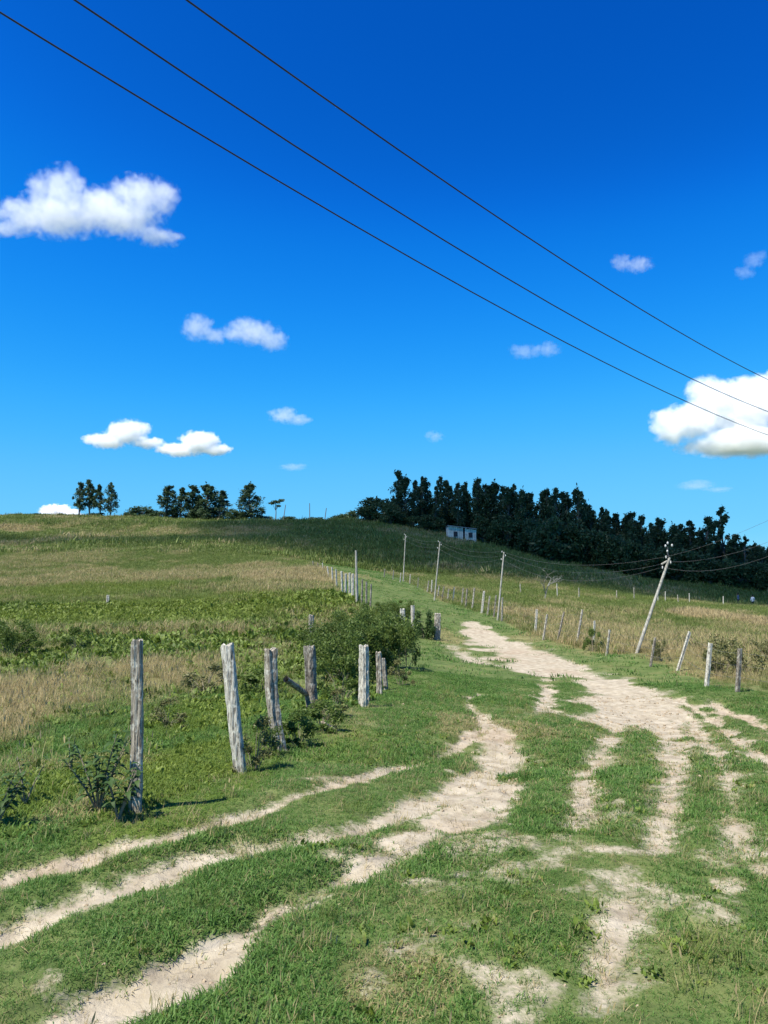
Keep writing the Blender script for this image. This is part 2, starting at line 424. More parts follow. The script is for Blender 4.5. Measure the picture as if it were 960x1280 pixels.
def mat_wood(name, dark, mid, pale, lichen=.5, scale=1.0):
    m, N, Lk, out = nmat(name)
    tc = N.new("ShaderNodeTexCoord"); oi = N.new("ShaderNodeObjectInfo")
    add = N.new("ShaderNodeVectorMath"); add.operation = 'ADD'
    mul = N.new("ShaderNodeVectorMath"); mul.operation = 'SCALE'; mul.inputs["Scale"].default_value = 37
    cmb = N.new("ShaderNodeCombineXYZ"); Lk.new(oi.outputs["Random"], cmb.inputs[0]); Lk.new(oi.outputs["Random"], cmb.inputs[2])
    Lk.new(cmb.outputs[0], mul.inputs[0]); Lk.new(tc.outputs["Object"], add.inputs[0]); Lk.new(mul.outputs[0], add.inputs[1])
    mp = N.new("ShaderNodeMapping"); mp.inputs["Scale"].default_value = (48 * scale, 48 * scale, 3.6 * scale)
    Lk.new(add.outputs[0], mp.inputs["Vector"])
    grain = noise(N, Lk, mp.outputs[0], 1.6, 6, .7)
    blot = noise(N, Lk, add.outputs[0], 15 * scale, 5, .7)
    r = ramp(N, [(.36, dark), (.47, mid), (.60, pale)]); Lk.new(grain.outputs["Fac"], r.inputs[0])
    lr = ramp(N, [(.5, (0, 0, 0)), (.62, (1, 1, 1))]); Lk.new(blot.outputs["Fac"], lr.inputs[0])
    c = mixc(N, Lk, math_n(N, Lk, 'MULTIPLY', lr.outputs[0], lichen), r.outputs[0], (.62, .60, .51))
    mp2 = N.new("ShaderNodeMapping"); mp2.inputs["Scale"].default_value = (26 * scale, 26 * scale, 7 * scale); Lk.new(add.outputs[0], mp2.inputs["Vector"])
    b2 = noise(N, Lk, mp2.outputs[0], 1.3, 5, .7)
    dk = ramp(N, [(.54, (0, 0, 0)), (.64, (1, 1, 1))]); Lk.new(b2.outputs["Fac"], dk.inputs[0])
    c = mixc(N, Lk, math_n(N, Lk, 'MULTIPLY', dk.outputs[0], .8), c, dark)
    bs = N.new("ShaderNodeBsdfPrincipled"); Lk.new(c, bs.inputs["Base Color"])
    bs.inputs["Roughness"].default_value = .9; bs.inputs["Specular IOR Level"].default_value = .15
    bp = N.new("ShaderNodeBump"); bp.inputs["Strength"].default_value = .8; bp.inputs["Distance"].default_value = .012
    Lk.new(grain.outputs["Fac"], bp.inputs["Height"]); Lk.new(bp.outputs[0], bs.inputs["Normal"]); Lk.new(bs.outputs[0], out.inputs[0])
    return m

def mat_plain(name, col, rough=.8, spec=.2, metal=0, var=.25, scale=6):
    m, N, Lk, out = nmat(name)
    tc = N.new("ShaderNodeTexCoord"); n = noise(N, Lk, tc.outputs["Object"], scale, 5, .65)
    r = ramp(N, [(.3, [k * (1 - var) for k in col]), (.7, [min(1, k * (1 + var)) for k in col])]); Lk.new(n.outputs["Fac"], r.inputs[0])
    bs = N.new("ShaderNodeBsdfPrincipled"); Lk.new(r.outputs[0], bs.inputs["Base Color"])
    bs.inputs["Roughness"].default_value = rough; bs.inputs["Specular IOR Level"].default_value = spec; bs.inputs["Metallic"].default_value = metal
    Lk.new(bs.outputs[0], out.inputs[0])
    return m

def mat_cloud(name, lumps, dens, nscale, amp):
    """mist whose density thins towards the outline of its lumps (object space), broken up by noise"""
    m, N, Lk, out = nmat(name)
    pv = N.new("ShaderNodeVolumePrincipled")
    pv.inputs["Color"].default_value = (.998, .998, .998, 1)
    pv.inputs["Anisotropy"].default_value = 0.0
    pos = N.new("ShaderNodeTexCoord").outputs["Object"]
    best = None
    for c, r in lumps:
        a = N.new("ShaderNodeVectorMath"); a.operation = 'SUBTRACT'; Lk.new(pos, a.inputs[0]); a.inputs[1].default_value = c
        b = N.new("ShaderNodeVectorMath"); b.operation = 'DIVIDE'; Lk.new(a.outputs[0], b.inputs[0]); b.inputs[1].default_value = r
        l = N.new("ShaderNodeVectorMath"); l.operation = 'LENGTH'; Lk.new(b.outputs[0], l.inputs[0])
        if best is None: best = l.outputs["Value"]
        else:
            q = N.new("ShaderNodeMath"); q.operation = 'SMOOTH_MIN'; Lk.new(best, q.inputs[0]); Lk.new(l.outputs["Value"], q.inputs[1]); q.inputs[2].default_value = .25
            best = q.outputs[0]
    n = noise(N, Lk, pos, nscale, 6, .6)
    f = math_n(N, Lk, 'SUBTRACT', 1.0, best)
    f = math_n(N, Lk, 'ADD', f, math_n(N, Lk, 'MULTIPLY', math_n(N, Lk, 'SUBTRACT', n.outputs["Fac"], .5), amp))
    r = N.new("ShaderNodeMapRange"); r.inputs["From Min"].default_value = .05; r.inputs["From Max"].default_value = .75
    r.inputs["To Min"].default_value = 0; r.inputs["To Max"].default_value = dens
    Lk.new(f, r.inputs["Value"]); Lk.new(r.outputs[0], pv.inputs["Density"])
    Lk.new(pv.outputs[0], out.inputs["Volume"])
    return m

M_GROUND = mat_ground()
M_TURF = mat_grass("turf_blade", (.045, .11, .02), (.10, .21, .038), (.20, .32, .085), (.46, .38, .19), trans=.48)
M_FIELD = mat_grass("field_blade", (.06, .10, .02), (.13, .18, .034), (.22, .265, .07), (.46, .37, .185), trans=.35)
M_HERB = mat_grass("herb_leaf", (.05, .095, .016), (.11, .17, .025), (.18, .24, .045), (.25, .22, .08))
M_BUSH = mat_leaf("bush_leaf", (.05, .085, .016), (.11, .165, .034), (.19, .25, .065), .45)
M_DARKLEAF = mat_leaf("dark_shiny_leaf", (.022, .05, .014), (.045, .09, .022), (.085, .14, .04), .3, .6)
M_TREE = mat_leaf("eucalyptus_leaf", (.026, .052, .026), (.048, .085, .038), (.075, .12, .052), .3)
M_TREE2 = mat_leaf("broad_tree_leaf", (.03, .058, .024), (.054, .094, .036), (.085, .135, .05), .3)
M_BROWNLEAF = mat_leaf("brown_bush_leaf", (.085, .09, .034), (.15, .155, .055), (.23, .23, .09))
M_POST = mat_wood("weathered_post_wood", (.055, .045, .035), (.22, .19, .15), (.40, .365, .295), .75)
M_POST_W = mat_wood("whitened_post_wood", (.09, .075, .058), (.36, .335, .28), (.60, .57, .49), .9)
M_POST_D = mat_wood("grey_dark_post_wood", (.035, .028, .022), (.14, .12, .098), (.29, .262, .215), .45)
M_POLE = mat_wood("pole_wood", (.16, .15, .125), (.29, .275, .24), (.42, .405, .35), .3, .5)
M_TWIG = mat_plain("twig_bark", (.21, .18, .13))
M_BARK = mat_plain("tree_bark", (.13, .115, .10), scale=2)
M_PALEBARK = mat_plain("pale_dead_bark", (.36, .34, .30), scale=2)
M_DEADBARK = mat_plain("grey_dead_bark", (.19, .185, .155), scale=2)
M_WIRE = mat_plain("wire_metal", (.05, .05, .055), .5, .4, .3)
M_FWIRE = mat_plain("fence_wire_metal", (.22, .21, .2), .5, .4, .6)
M_CERAM = mat_plain("white_porcelain", (.42, .42, .40), .25, .5, 0, .05)
M_CLOD = mat_plain("dry_earth_clod", (.30, .24, .165), .95, .1, 0, .3, 30)
M_IRON = mat_plain("dark_iron", (.06, .06, .06), .5, .4, .4)

# ------------------------------------------------------------------ ground sheet
def build_ground():
    ys = list(np.linspace(-8, 2, 40, endpoint=False))
    y = 2.0
    while y < 26: ys.append(y); y *= 1.0046
    while y < 240: ys.append(y); y *= 1.012
    while y < 6000: ys.append(y); y *= 1.12
    ys = np.array(ys)
    u = np.linspace(-1, 1, 440)
    su = np.sign(u) * (.62 * np.abs(u) + .38 * np.abs(u) ** 4)
    hw = np.maximum(9.0, ys * .95 + 5)
    X = su[None, :] * hw[:, None]; Y = np.repeat(ys[:, None], len(u), 1)
    Z = ground_z(X, Y)
    D, _ = dirt_at(X, Y)
    V = np.stack([X, Y, Z], -1).reshape(-1, 3)
    r, c = X.shape
    i = np.arange(r * c).reshape(r, c)
    Fq = np.stack([i[:-1, :-1], i[:-1, 1:], i[1:, 1:], i[1:, :-1]], -1).reshape(-1, 4)
    me = mesh_np("ground", V, Fq, M_GROUND, True, {"dirt": D.ravel(), "dry": dry_at(X, Y).ravel(), "lime": lime_at(X, Y).ravel()})
    o = link("ground", me); tag(o, "sloping grass pasture with worn sandy wheel tracks", None, None, "structure")
build_ground()

# ------------------------------------------------------------------ grass, by tufts scattered over the ground
def tuft_mesh(name, n, spread, h, w, bend, segs, mat, rng, upright=.5, leaf=False, heads=0):
    V, Fc, B = [], [], []
    for b in range(n):
        a = rng.uniform(0, 2 * math.pi); r = spread * math.sqrt(rng.uniform(0, 1))
        x0, y0 = r * math.cos(a), r * math.sin(a)
        az = rng.uniform(0, 2 * math.pi); hh = h * rng.uniform(.55, 1.15); ww = w * rng.uniform(.7, 1.25)
        lean = rng.uniform(.05, 1 - upright); bd = bend * rng.uniform(.5, 1.4)
        dx, dy = math.cos(az), math.sin(az); px, py = -dy, dx
        pos = np.array([x0, y0, -.01]); ang = lean; i0 = len(V); br = rng.uniform(0, 1)
        for s in range(segs + 1):
            t = s / segs
            if leaf: wk = ww * max(.06, math.sin(math.pi * min(1, .12 + .88 * t)))
            else: wk = ww * (1 - t) ** .7 if s < segs else 0
            if s == segs and not leaf:
                V.append(pos.copy()); B.append(br)
            else:
                V.append(pos + np.array([px, py, 0]) * wk * .5); V.append(pos - np.array([px, py, 0]) * wk * .5); B += [br, br]
            st = hh / segs
            pos = pos + np.array([dx * math.sin(ang), dy * math.sin(ang), math.cos(ang)]) * st
            ang += bd / segs
        for s in range(segs):
            k = i0 + 2 * s
            if s == segs - 1 and not leaf: Fc.append((k, k + 1, k + 2))
            else: Fc.append((k, k + 1, k + 3, k + 2))
        if b < heads:
            k = len(V); e = V[-1]
            for dz, ww2 in ((-.10 * h, .4), (0, 1), (.12 * h, .2)):
                V.append(e + np.array([px * w * ww2 * 1.6, py * w * ww2 * 1.6, dz])); V.append(e - np.array([px * w * ww2 * 1.6, py * w * ww2 * 1.6, -dz])); B += [0, 0]
            Fc += [(k, k + 1, k + 3, k + 2), (k + 2, k + 3, k + 5, k + 4)]
    return mesh_np(name, V, Fc, mat, False, {"blade": B})

def tuft_set(name, k, **kw):
    c = bpy.data.collections.new(name)
    rng = np.random.default_rng(abs(sum(map(ord, name))))
    for i in range(k):
        me = tuft_mesh(f"{name}_{i:02d}", rng=rng, **kw)
        c.objects.link(bpy.data.objects.new(f"{name}_{i:02d}", me))
    return c

def scatter(name, label, coll, k, x, y, z, scale, dry, lime, tilt=.15):
    n = len(x)
    me = mesh_np(name, np.stack([x, y, z], -1), [], None)
    def add(an, ty, vals, field="value"):
        a = me.attributes.new(an, ty, 'POINT'); a.data.foreach_set(field, vals)
    add("scl", 'FLOAT', scale.astype(np.float32))
    rot = np.stack([RNG.normal(0, tilt, n), RNG.normal(0, tilt, n), RNG.uniform(0, 2 * math.pi, n)], -1).astype(np.float32)
    add("rot", 'FLOAT_VECTOR', rot.ravel(), "vector")
    add("pick", 'INT', RNG.integers(0, k, n).astype(np.int32))
    add("dry", 'FLOAT', dry.astype(np.float32)); add("lime", 'FLOAT', lime.astype(np.float32))
    ng = bpy.data.node_groups.new(name, 'GeometryNodeTree')
    ng.interface.new_socket("Geometry", in_out='INPUT', socket_type='NodeSocketGeometry')
    ng.interface.new_socket("Geometry", in_out='OUTPUT', socket_type='NodeSocketGeometry')
    N, Lk = ng.nodes, ng.links
    gi, go = N.new("NodeGroupInput"), N.new("NodeGroupOutput")
    iop = N.new("GeometryNodeInstanceOnPoints"); ci = N.new("GeometryNodeCollectionInfo")
    ci.inputs["Collection"].default_value = coll; ci.inputs["Separate Children"].default_value = True; ci.inputs["Reset Children"].default_value = True
    def na(an, ty):
        a = N.new("GeometryNodeInputNamedAttribute"); a.data_type = ty; a.inputs["Name"].default_value = an; return a.outputs["Attribute"]
    er = N.new("FunctionNodeEulerToRotation")
    Lk.new(gi.outputs[0], iop.inputs["Points"]); Lk.new(ci.outputs[0], iop.inputs["Instance"])
    iop.inputs["Pick Instance"].default_value = True
    Lk.new(na("pick", 'INT'), iop.inputs["Instance Index"]); Lk.new(na("rot", 'FLOAT_VECTOR'), er.inputs[0])
    Lk.new(er.outputs[0], iop.inputs["Rotation"]); Lk.new(na("scl", 'FLOAT'), iop.inputs["Scale"])
    Lk.new(iop.outputs[0], go.inputs[0])
    o = link(name, me)
    md = o.modifiers.new("scatter", 'NODES'); md.node_group = ng
    tag(o, label, None, None, "stuff")
    return o

def sample(n, y0, y1, power=1.0, margin=1.8, slope=.62):
    """points spread evenly over the ground seen between two depths"""
    out_x, out_y = [], []
    A = lambda y: slope * y * y + 2 * margin * y
    t = RNG.uniform(A(y0), A(y1), n)
    y = (-margin + np.sqrt(margin ** 2 + slope * t)) / slope
    x = RNG.uniform(-1, 1, n) * (slope * y + margin)
    return x, y

T_NEAR = tuft_set("turf_near", 10, n=11, spread=.04, h=.05, w=.0062, bend=1.9, segs=3, mat=M_TURF, upright=.15)
T_STRAW = tuft_set("straw_litter", 6, n=9, spread=.07, h=.075, w=.0042, bend=.5, segs=2, mat=M_TURF, upright=-.5)
T_MID = tuft_set("turf_mid", 8, n=16, spread=.09, h=.065, w=.0095, bend=1.6, segs=2, mat=M_TURF, upright=.2)
T_FAR = tuft_set("turf_far", 6, n=18, spread=.28, h=.11, w=.028, bend=1.0, segs=2, mat=M_TURF, upright=.4)
T_TALL = tuft_set("tall_grass", 8, n=30, spread=.14, h=.44, w=.0065, bend=1.2, segs=4, mat=M_FIELD, upright=.55, heads=5)
T_HERB = tuft_set("herb", 8, n=16, spread=.11, h=.10, w=.035, bend=.9, segs=3, mat=M_HERB, upright=.1, leaf=True)
T_CLUMP = tuft_set("field_clump", 8, n=44, spread=.5, h=.40, w=.026, bend=.9, segs=2, mat=M_FIELD, upright=.5)
T_FARCL = tuft_set("hill_clump", 6, n=40, spread=1.2, h=.55, w=.075, bend=.8, segs=2, mat=M_FIELD, upright=.45)

def clod_set():
    c = bpy.data.collections.new("clod"); rng = np.random.default_rng(9)
    for i in range(5):
        bm = bmesh.new(); bmesh.ops.create_icosphere(bm, subdivisions=1, radius=.02)
        for v in bm.verts: v.co *= rng.uniform(.7, 1.25); v.co.z *= .6
        me = bpy.data.meshes.new("clod"); bm.to_mesh(me); bm.free(); me.materials.append(M_CLOD)
        c.objects.link(bpy.data.objects.new(f"clod_{i}", me))
    return c
CLODS = clod_set()

def make_verge():
    for (nm, lab, coll, k, n, y0, y1, s0) in [
        ("turf_grass", "short green pasture grass between the wheel ruts", T_NEAR, 10, 110000, 2.0, 7.5, 1.0),
        ("turf_grass", "short green turf along the sandy tracks", T_MID, 8, 80000, 7.0, 19.0, 1.0),
        ("turf_grass", "green roadside turf farther up the lane", T_FAR, 6, 30000, 18.0, 90.0, 1.0)]:
        x, y = sample(n, y0, y1)
        m = (x > Lx(y) - .5) & (x < Rx(y) + .5)
        x, y = x[m], y[m]
        di, _ = dirt_at(x, y)
        bare = fbm(x * 3.1, y * 3.1, 3, 60)
        keep = RNG.uniform(0, 1, len(x)) < np.clip(1.05 - 1.25 * di - .5 * np.clip(bare - .18, 0, 1), 0.004, 1)
        x, y, di = x[keep], y[keep], di[keep]
        lush = np.clip(.5 + fbm(x * 1.1, y * 1.1, 3, 70), 0, 1)
        sc = s0 * RNG.uniform(.55, 1.3, len(x)) * (.45 + .8 * lush) * (1 - .45 * di)
        dry = np.clip(dry_at(x, y) + .35 * di, 0, 1)
        dry = np.clip(dry + RNG.normal(0, .11, len(x)), 0, 1)
        scatter(nm, lab, coll, k, x, y, ground_z(x, y), sc, dry, lime_at(x, y) * .5)
    x, y = sample(34000, 2.0, 13.0)
    m = (x > Lx(y)) & (x < Rx(y))
    x, y = x[m], y[m]
    di, _ = dirt_at(x, y)
    keep = RNG.uniform(0, 1, len(x)) < np.clip(.30 + 1.1 * np.clip(fbm(x * 2.3, y * 2.3, 3, 90), 0, 1) - .16 * di, .03, 1)
    x, y = x[keep], y[keep]
    scatter("straw_litter", "dry bleached stalks lying among the grass and on the bare earth", T_STRAW, 6, x, y, ground_z(x, y) + .004, RNG.uniform(.4, 1.1, len(x)), np.full(len(x), .95), np.zeros(len(x)))
    # small broad-leaved weeds among the turf, and crumbs of earth on the bare strips
    x, y = sample(6000, 2.0, 14.0)
    m = (x > Lx(y)) & (x < Rx(y)); x, y = x[m], y[m]
    di, _ = dirt_at(x, y)
    keep = (RNG.uniform(0, 1, len(x)) < .9 * sstep(-.05, .35, fbm(x * .9, y * .9, 3, 140))) & (di < .5); x, y = x[keep], y[keep]
    scatter("turf_weeds", "small broad-leaved weeds growing among the short turf", T_HERB, 8, x, y, ground_z(x, y), RNG.uniform(.25, .5, len(x)), RNG.uniform(0, .4, len(x)), RNG.uniform(0, .6, len(x)), .3)
    x, y = sample(5200, 2.0, 16.0)
    m = (x > Lx(y)) & (x < Rx(y)); x, y = x[m], y[m]
    di, _ = dirt_at(x, y)
    keep = (RNG.uniform(0, 1, len(x)) < .08 + .8 * sstep(.05, .4, fbm(x * 1.4, y * 1.4, 3, 150))) & (di < .3); x, y = x[keep], y[keep]
    scatter("tall_tufts", "taller grass tufts with dry seed stalks standing out of the short turf", T_TALL, 8, x, y, ground_z(x, y), RNG.uniform(.2, .46, len(x)), RNG.uniform(.0, .5, len(x)), RNG.uniform(0, .4, len(x)), .25)
    x, y = sample(26000, 2.0, 17.0)
    m = (x > Lx(y)) & (x < Rx(y)); x, y = x[m], y[m]
    di, _ = dirt_at(x, y)
    keep = RNG.uniform(0, 1, len(x)) < di * .7; x, y = x[keep], y[keep]
    scatter("earth_clods", "small crumbs and clods of dry earth on the bare tracks", CLODS, 5, x, y, ground_z(x, y), RNG.uniform(.25, 1.0, len(x)) ** 3 * .85 * np.clip(y / 5, .7, 2.2), np.zeros(len(x)), np.zeros(len(x)), .5)
make_verge()

def make_fields():
    # left and right pasture, knee-high grass
    x, y = sample(52000, 3.0, 46.0)
    left = x < Lx(y) - .25; right = x > Rx(y) + .05
    dry = dry_at(x, y); lime = lime_at(x, y)
    dens = np.where(left, .25 + .75 * dry, .7) * (1 - .97 * ell(x, y, GREENS, np.zeros_like(x)))
    m = (left | right) & (RNG.uniform(0, 1, len(x)) < dens)
    x, y, dry, lime, left = x[m], y[m], dry[m], lime[m], left[m]
    sc = RNG.uniform(.4, 1.2, len(x)) * (.5 + .65 * dry) * np.where(left, .9, .95)
    edge = np.abs(x - np.where(left, Lx(y), Rx(y)))
    sc *= .45 + .55 * sstep(0, 1.2, edge)
    scatter("meadow_grass", "knee-high green and straw coloured grass beside the fences", T_TALL, 8, x, y, ground_z(x, y), sc, np.clip(dry + RNG.normal(0, .12, len(x)), 0, 1), lime)
    # low herbs in the ditch and through the left field
    x, y = sample(60000, 3.0, 40.0)
    m = (x < Lx(y) + .15)
    x, y = x[m], y[m]
    lime = lime_at(x, y); dry = dry_at(x, y); di, _ = dirt_at(x, y)
    m = (RNG.uniform(0, 1, len(x)) < .22 + .75 * lime - .25 * dry) & (di < .25)
    x, y, lime, dry = x[m], y[m], lime[m], dry[m]
    sc = RNG.uniform(.45, 1.3, len(x)) * (1 - .45 * ell(x, y, GREENS, np.zeros_like(x))) * np.clip(.35 + y / 13, .6, 3.0)
    scatter("ditch_herbs", "low yellow-green herbs covering the ground behind the left posts", T_HERB, 8, x, y, ground_z(x, y), sc, dry * .5, np.clip(lime + .2, 0, 1), .3)
    # short turf underlay in the left ditch
    x, y = sample(60000, 3.0, 14.0)
    m = (x < Lx(y) + .1) & (dirt_at(x, y)[0] < .3)
    x, y = x[m], y[m]
    scatter("ditch_grass", "short bright grass in the hollow behind the left posts", T_MID, 8, x, y, ground_z(x, y), RNG.uniform(.6, 1.3, len(x)), dry_at(x, y), lime_at(x, y))
    x, y = sample(62000, 26.0, 100.0)
    m = (x < Lx(y) - .4) | (x > Rx(y) + .3)
    x, y = x[m], y[m]
    dry = dry_at(x, y)
    scatter("field_grass", "rough grass of the middle pasture", T_CLUMP, 8, x, y, ground_z(x, y), RNG.uniform(.5, 1.25, len(x)) * (.6 + .6 * dry), np.clip(dry + RNG.normal(0, .1, len(x)), 0, 1), lime_at(x, y))
    x, y = sample(60000, 90.0, 215.0, margin=8)
    dry = dry_at(x, y)
    big = np.where(RNG.uniform(0, 1, len(x)) < .05, 1.5, 1.0) * (.6 + .8 * np.clip(.5 + fbm(x * .12, y * .12, 3, 130), 0, 1))
    scatter("hill_grass", "rough grass covering the far hillside", T_FARCL, 6, x, y, ground_z(x, y), big * RNG.uniform(.5, 1.2, len(x)), np.clip(dry + RNG.normal(0, .1, len(x)), 0, 1), lime_at(x, y) * .4)
make_fields()

# ------------------------------------------------------------------ round timber
def tube(V, Fc, pts, radii, sides=7, cap=True):
    pts = [np.asarray(p, float) for p in pts]
    i0 = len(V); n = len(pts)
    for i, p in enumerate(pts):
        d = pts[min(i + 1, n - 1)] - pts[max(i - 1, 0)]
        d = d / (np.linalg.norm(d) + 1e-9)
        a = np.array([1, 0, 0]) if abs(d[0]) < .8 else np.array([0, 1, 0])
        e1 = np.cross(d, a); e1 /= np.linalg.norm(e1); e2 = np.cross(d, e1)
        for k in range(sides):
            t = 2 * math.pi * k / sides
            V.append(p + (e1 * math.cos(t) + e2 * math.sin(t)) * radii[i])
    for i in range(n - 1):
        for k in range(sides):
            a = i0 + i * sides + k; b = i0 + i * sides + (k + 1) % sides
            Fc.append((a, b, b + sides, a + sides))
    if cap:
        Fc.append(tuple(i0 + k for k in range(sides))[::-1])
        Fc.append(tuple(i0 + (n - 1) * sides + k for k in range(sides)))

def log_mesh(name, axis, r0, r1, mat, seed, rings=26, sides=22, rough=.16, split=True, curve=0.0, foot_dark=None):
    """a weathered stake: fluted, cracked, with a ragged sawn head; base at the origin"""
    rng = np.random.default_rng(seed)
    axis = np.asarray(axis, float); H = np.linalg.norm(axis); d = axis / H
    e1 = np.cross(d, [0, 1, 0]); e1 /= np.linalg.norm(e1); e2 = np.cross(d, e1)
    flute = rng.normal(0, 1, sides); flute = (flute + np.roll(flute, 1) * .6)
    cv = rng.normal(0, 1, 2) * curve
    V, Fc = [], []
    top_j = rng.uniform(-1, 1, sides)
    for i in range(rings):
        t = i / (rings - 1)
        s = -.12 + (H + .12) * t
        r = r0 + (r1 - r0) * t
        off = (e1 * cv[0] + e2 * cv[1]) * math.sin(math.pi * t) * H
        for k in range(sides):
            a = 2 * math.pi * k / sides
            nz = float(vnoise(k * .6 + seed, t * 9)) + .6 * float(vnoise(k * 1.3 + seed * 2, t * 23))
            rr = r * (1 + rough * (.55 * flute[k] + 1.1 * nz))
            if split and k in (3, 4, 14): rr *= .78
            ex = 0
            if i == rings - 1: ex = top_j[k] * r * .35
            V.append(d * (s + ex) + off + (e1 * math.cos(a) + e2 * math.sin(a)) * rr)
    for i in range(rings - 1):
        for k in range(sides):
            a = i * sides + k; b = i * sides + (k + 1) % sides
            Fc.append((a, b, b + sides, a + sides))
    c = len(V); V.append(d * (H - r1 * .12) + (e1 * .2 * r1))
    for k in range(sides):
        Fc.append(((rings - 1) * sides + k, (rings - 1) * sides + (k + 1) % sides, c))
    me = mesh_np(name, V, Fc, mat, False)
    return me

def gz(x, y):
    return float(ground_z(np.array([x]), np.array([y]))[0])

def stake_from_photo(bu, bv, tu, tv, d=None, bottom=0):
    """base on the ground where the photo shows it, and the axis up to its head"""
    if d is None:
        b = G(bu, bv)
    else:
        b = P(bu, bv, d)
    b = np.array([b[0], b[1], gz(b[0], b[1])])
    t = P(tu, tv, b[1])
    return b, t - b

LG = "old posts of the broken left fence"
LEFT = [  # base u,v, top u,v, depth, radius px top/bottom, material, label, curve
 (170,1014,172,800,5.23,8.5,9.5,M_POST,"tallest grey weathered fence post, alone beside a dark leafy plant",.004),
 (301,966,284,806,6.7,9,8,M_POST_W,"whitish split fence post leaning left, with dry weeds at its foot",.012),
 (352,940,337,812,8.2,9.5,9,M_POST,"crooked fence post leaning left, pale above and dark grey below",.02),
 (390,890,387,808,11.0,8,8.5,M_POST_D,"straight grey cracked fence post with a flat top and a fallen rail beside it",.003),
 (455,890,455,807,12.0,6.5,7.5,M_POST_W,"pale thick post with a dark rotten foot in front of the green bush",.004),
 (474,858,473,815,14.0,4,4.5,M_POST,"short grey post just behind the pale thick post",.004),
 (482,856,479,823,14.6,3.2,3.4,M_POST_D,"thin low stub, last of the three posts by the bush",.004)]
for i, (bu, bv, tu, tv, d, rt, rb, m, lab, cv) in enumerate(LEFT):
    b, ax = stake_from_photo(bu, bv, tu, tv, d)
    o = link("fence_post", log_mesh("fence_post", ax, rb / F_PX * d * .82, rt / F_PX * d * .80, m, 20 + i, 34, 26, rough=.2, curve=cv), None, b)
    tag(o, lab, "fence post", LG)
STUBS = [ # the broken gateway farther on
 (504,787,503,761,31,3,3.2,M_POST_W,"short white post left of the gap, with a broken stick leaning on it"),
 (516,781,516,757,33,2.5,2.8,M_POST_W,"thin white post left of the small dark shrub"),
 (546,799,547,767,32,3.8,4.2,M_POST,"grey post between the small dark shrub and the sandy road"),
 (389,800,389,769,24,3,3.2,M_POST,"pale stump half hidden at the left edge of the green bush"),
 (134,759,135,744,40,1.8,2,M_POST_W,"lone pale stake standing far out in the left pasture")]
for i, (bu, bv, tu, tv, d, rt, rb, m, lab) in enumerate(STUBS):
    b, ax = stake_from_photo(bu, bv, tu, tv, d)
    o = link("fence_post", log_mesh("fence_post", ax, rb / F_PX * d, rt / F_PX * d, m, 50 + i, 14, 12), None, b)
    tag(o, lab, "fence post", "old posts and stumps out in the grass")
def stick(name, a, b, r, mat, label, cat, seed):
    a = np.asarray(a); b = np.asarray(b)
    o = link(name, log_mesh(name, b - a, r, r * .8, mat, seed, 10, 10, split=False), None, a)
    tag(o, label, cat)
stick("broken_stick", P(494,784,31), P(502,768,31.3), .05, M_POST_W, "broken pale stick leaning against the short white post", "stick", 70)
stick("fallen_rail", P(362,852,10.5), P(392,874,11.2), .045, M_POST_D, "dark fallen rail slanting down to the grey cracked post", "fence rail", 71)
stick("dry_branch", P(408,906,9.8), P(438,922,9.3), .022, M_TWIG, "thin dry branch lying in the weeds in front of the posts", "branch", 72)

# ------------------------------------------------------------------ right-hand fence: posts and wire, one thing
RIGHT = [(922,868,925,811),(883,862,888,804),(847,838,862,790),(813,834,819,797),(758,820,762,787),(742,806,743,776),(721,803,728,762),(697,800,705,765),(679,800,684,768),(669,792,671,762),
 (627,777,628,747),(617,772,620,744),(609,770,612,745),(602,767,605,739),(590,762,593,735),(582,760,584,736),(577,757,579,735),(566,752,568,734),(559,752,561,736),(552,750,555,733),(547,747,549,732),(539,741,540,725),(534,740,536,726),(522,735,523,722),(512,731,513,718),(500,728,501,716),(491,725,492,713),(480,722,481,711)]
def build_wire_fence():
    root = None; heads = []
    rng = np.random.default_rng(5)
    fence = None
    for i, (bu, bv, tu, tv) in enumerate(RIGHT):
        b, ax = stake_from_photo(bu, bv, tu, tv)
        if i == 0:
            fence = empty("wire_fence", b)
            tag(fence, "long fence of leaning grey posts along the right side of the sandy road", "fence")
        h = np.linalg.norm(ax)
        if h > 1.6: ax = ax * (1.6 / h)
        r = rng.uniform(.036, .050)
        m = [M_POST, M_POST_W, M_POST, M_POST_D][i % 4] if i not in (0, 1, 2) else [M_POST_D, M_POST_W, M_POST_W][i]
        o = link("post", log_mesh("post", ax, r * 1.1, r, m, 100 + i, 14, 12), fence, b - np.array(fence.location))
        heads.append((b, ax))
    base = np.array(fence.location)
    ext = heads[0][0] + np.array([1.0, -4.5, .25]); heads = [(np.array([ext[0], ext[1], gz(ext[0], ext[1])]), np.array([.05, 0, 1.05]))] + heads
    for f in (.35, .62, .9):
        V, Fc = [], []
        pts = []
        for (b0, a0), (b1, a1) in zip(heads[:-1], heads[1:]):
            p0, p1 = b0 + a0 * f, b1 + a1 * f
            for s in (0, .33, .66):
                q = p0 + (p1 - p0) * s; q = q - np.array([0, 0, .04 * 4 * s * (1 - s)]); pts.append(q - base)
        pts.append(heads[-1][0] + heads[-1][1] * f - base)
        tube(V, Fc, pts, [.0022] * len(pts), 4, False)
        link("wire_strand", mesh_np("wire_strand", V, Fc, M_FWIRE), fence)
    # the end post just out of the frame that carries the wires on
    b, ax = heads[0]
    link("post", log_mesh("post", ax, .055, .05, M_POST, 140, 14, 12), fence, b - base)
build_wire_fence()

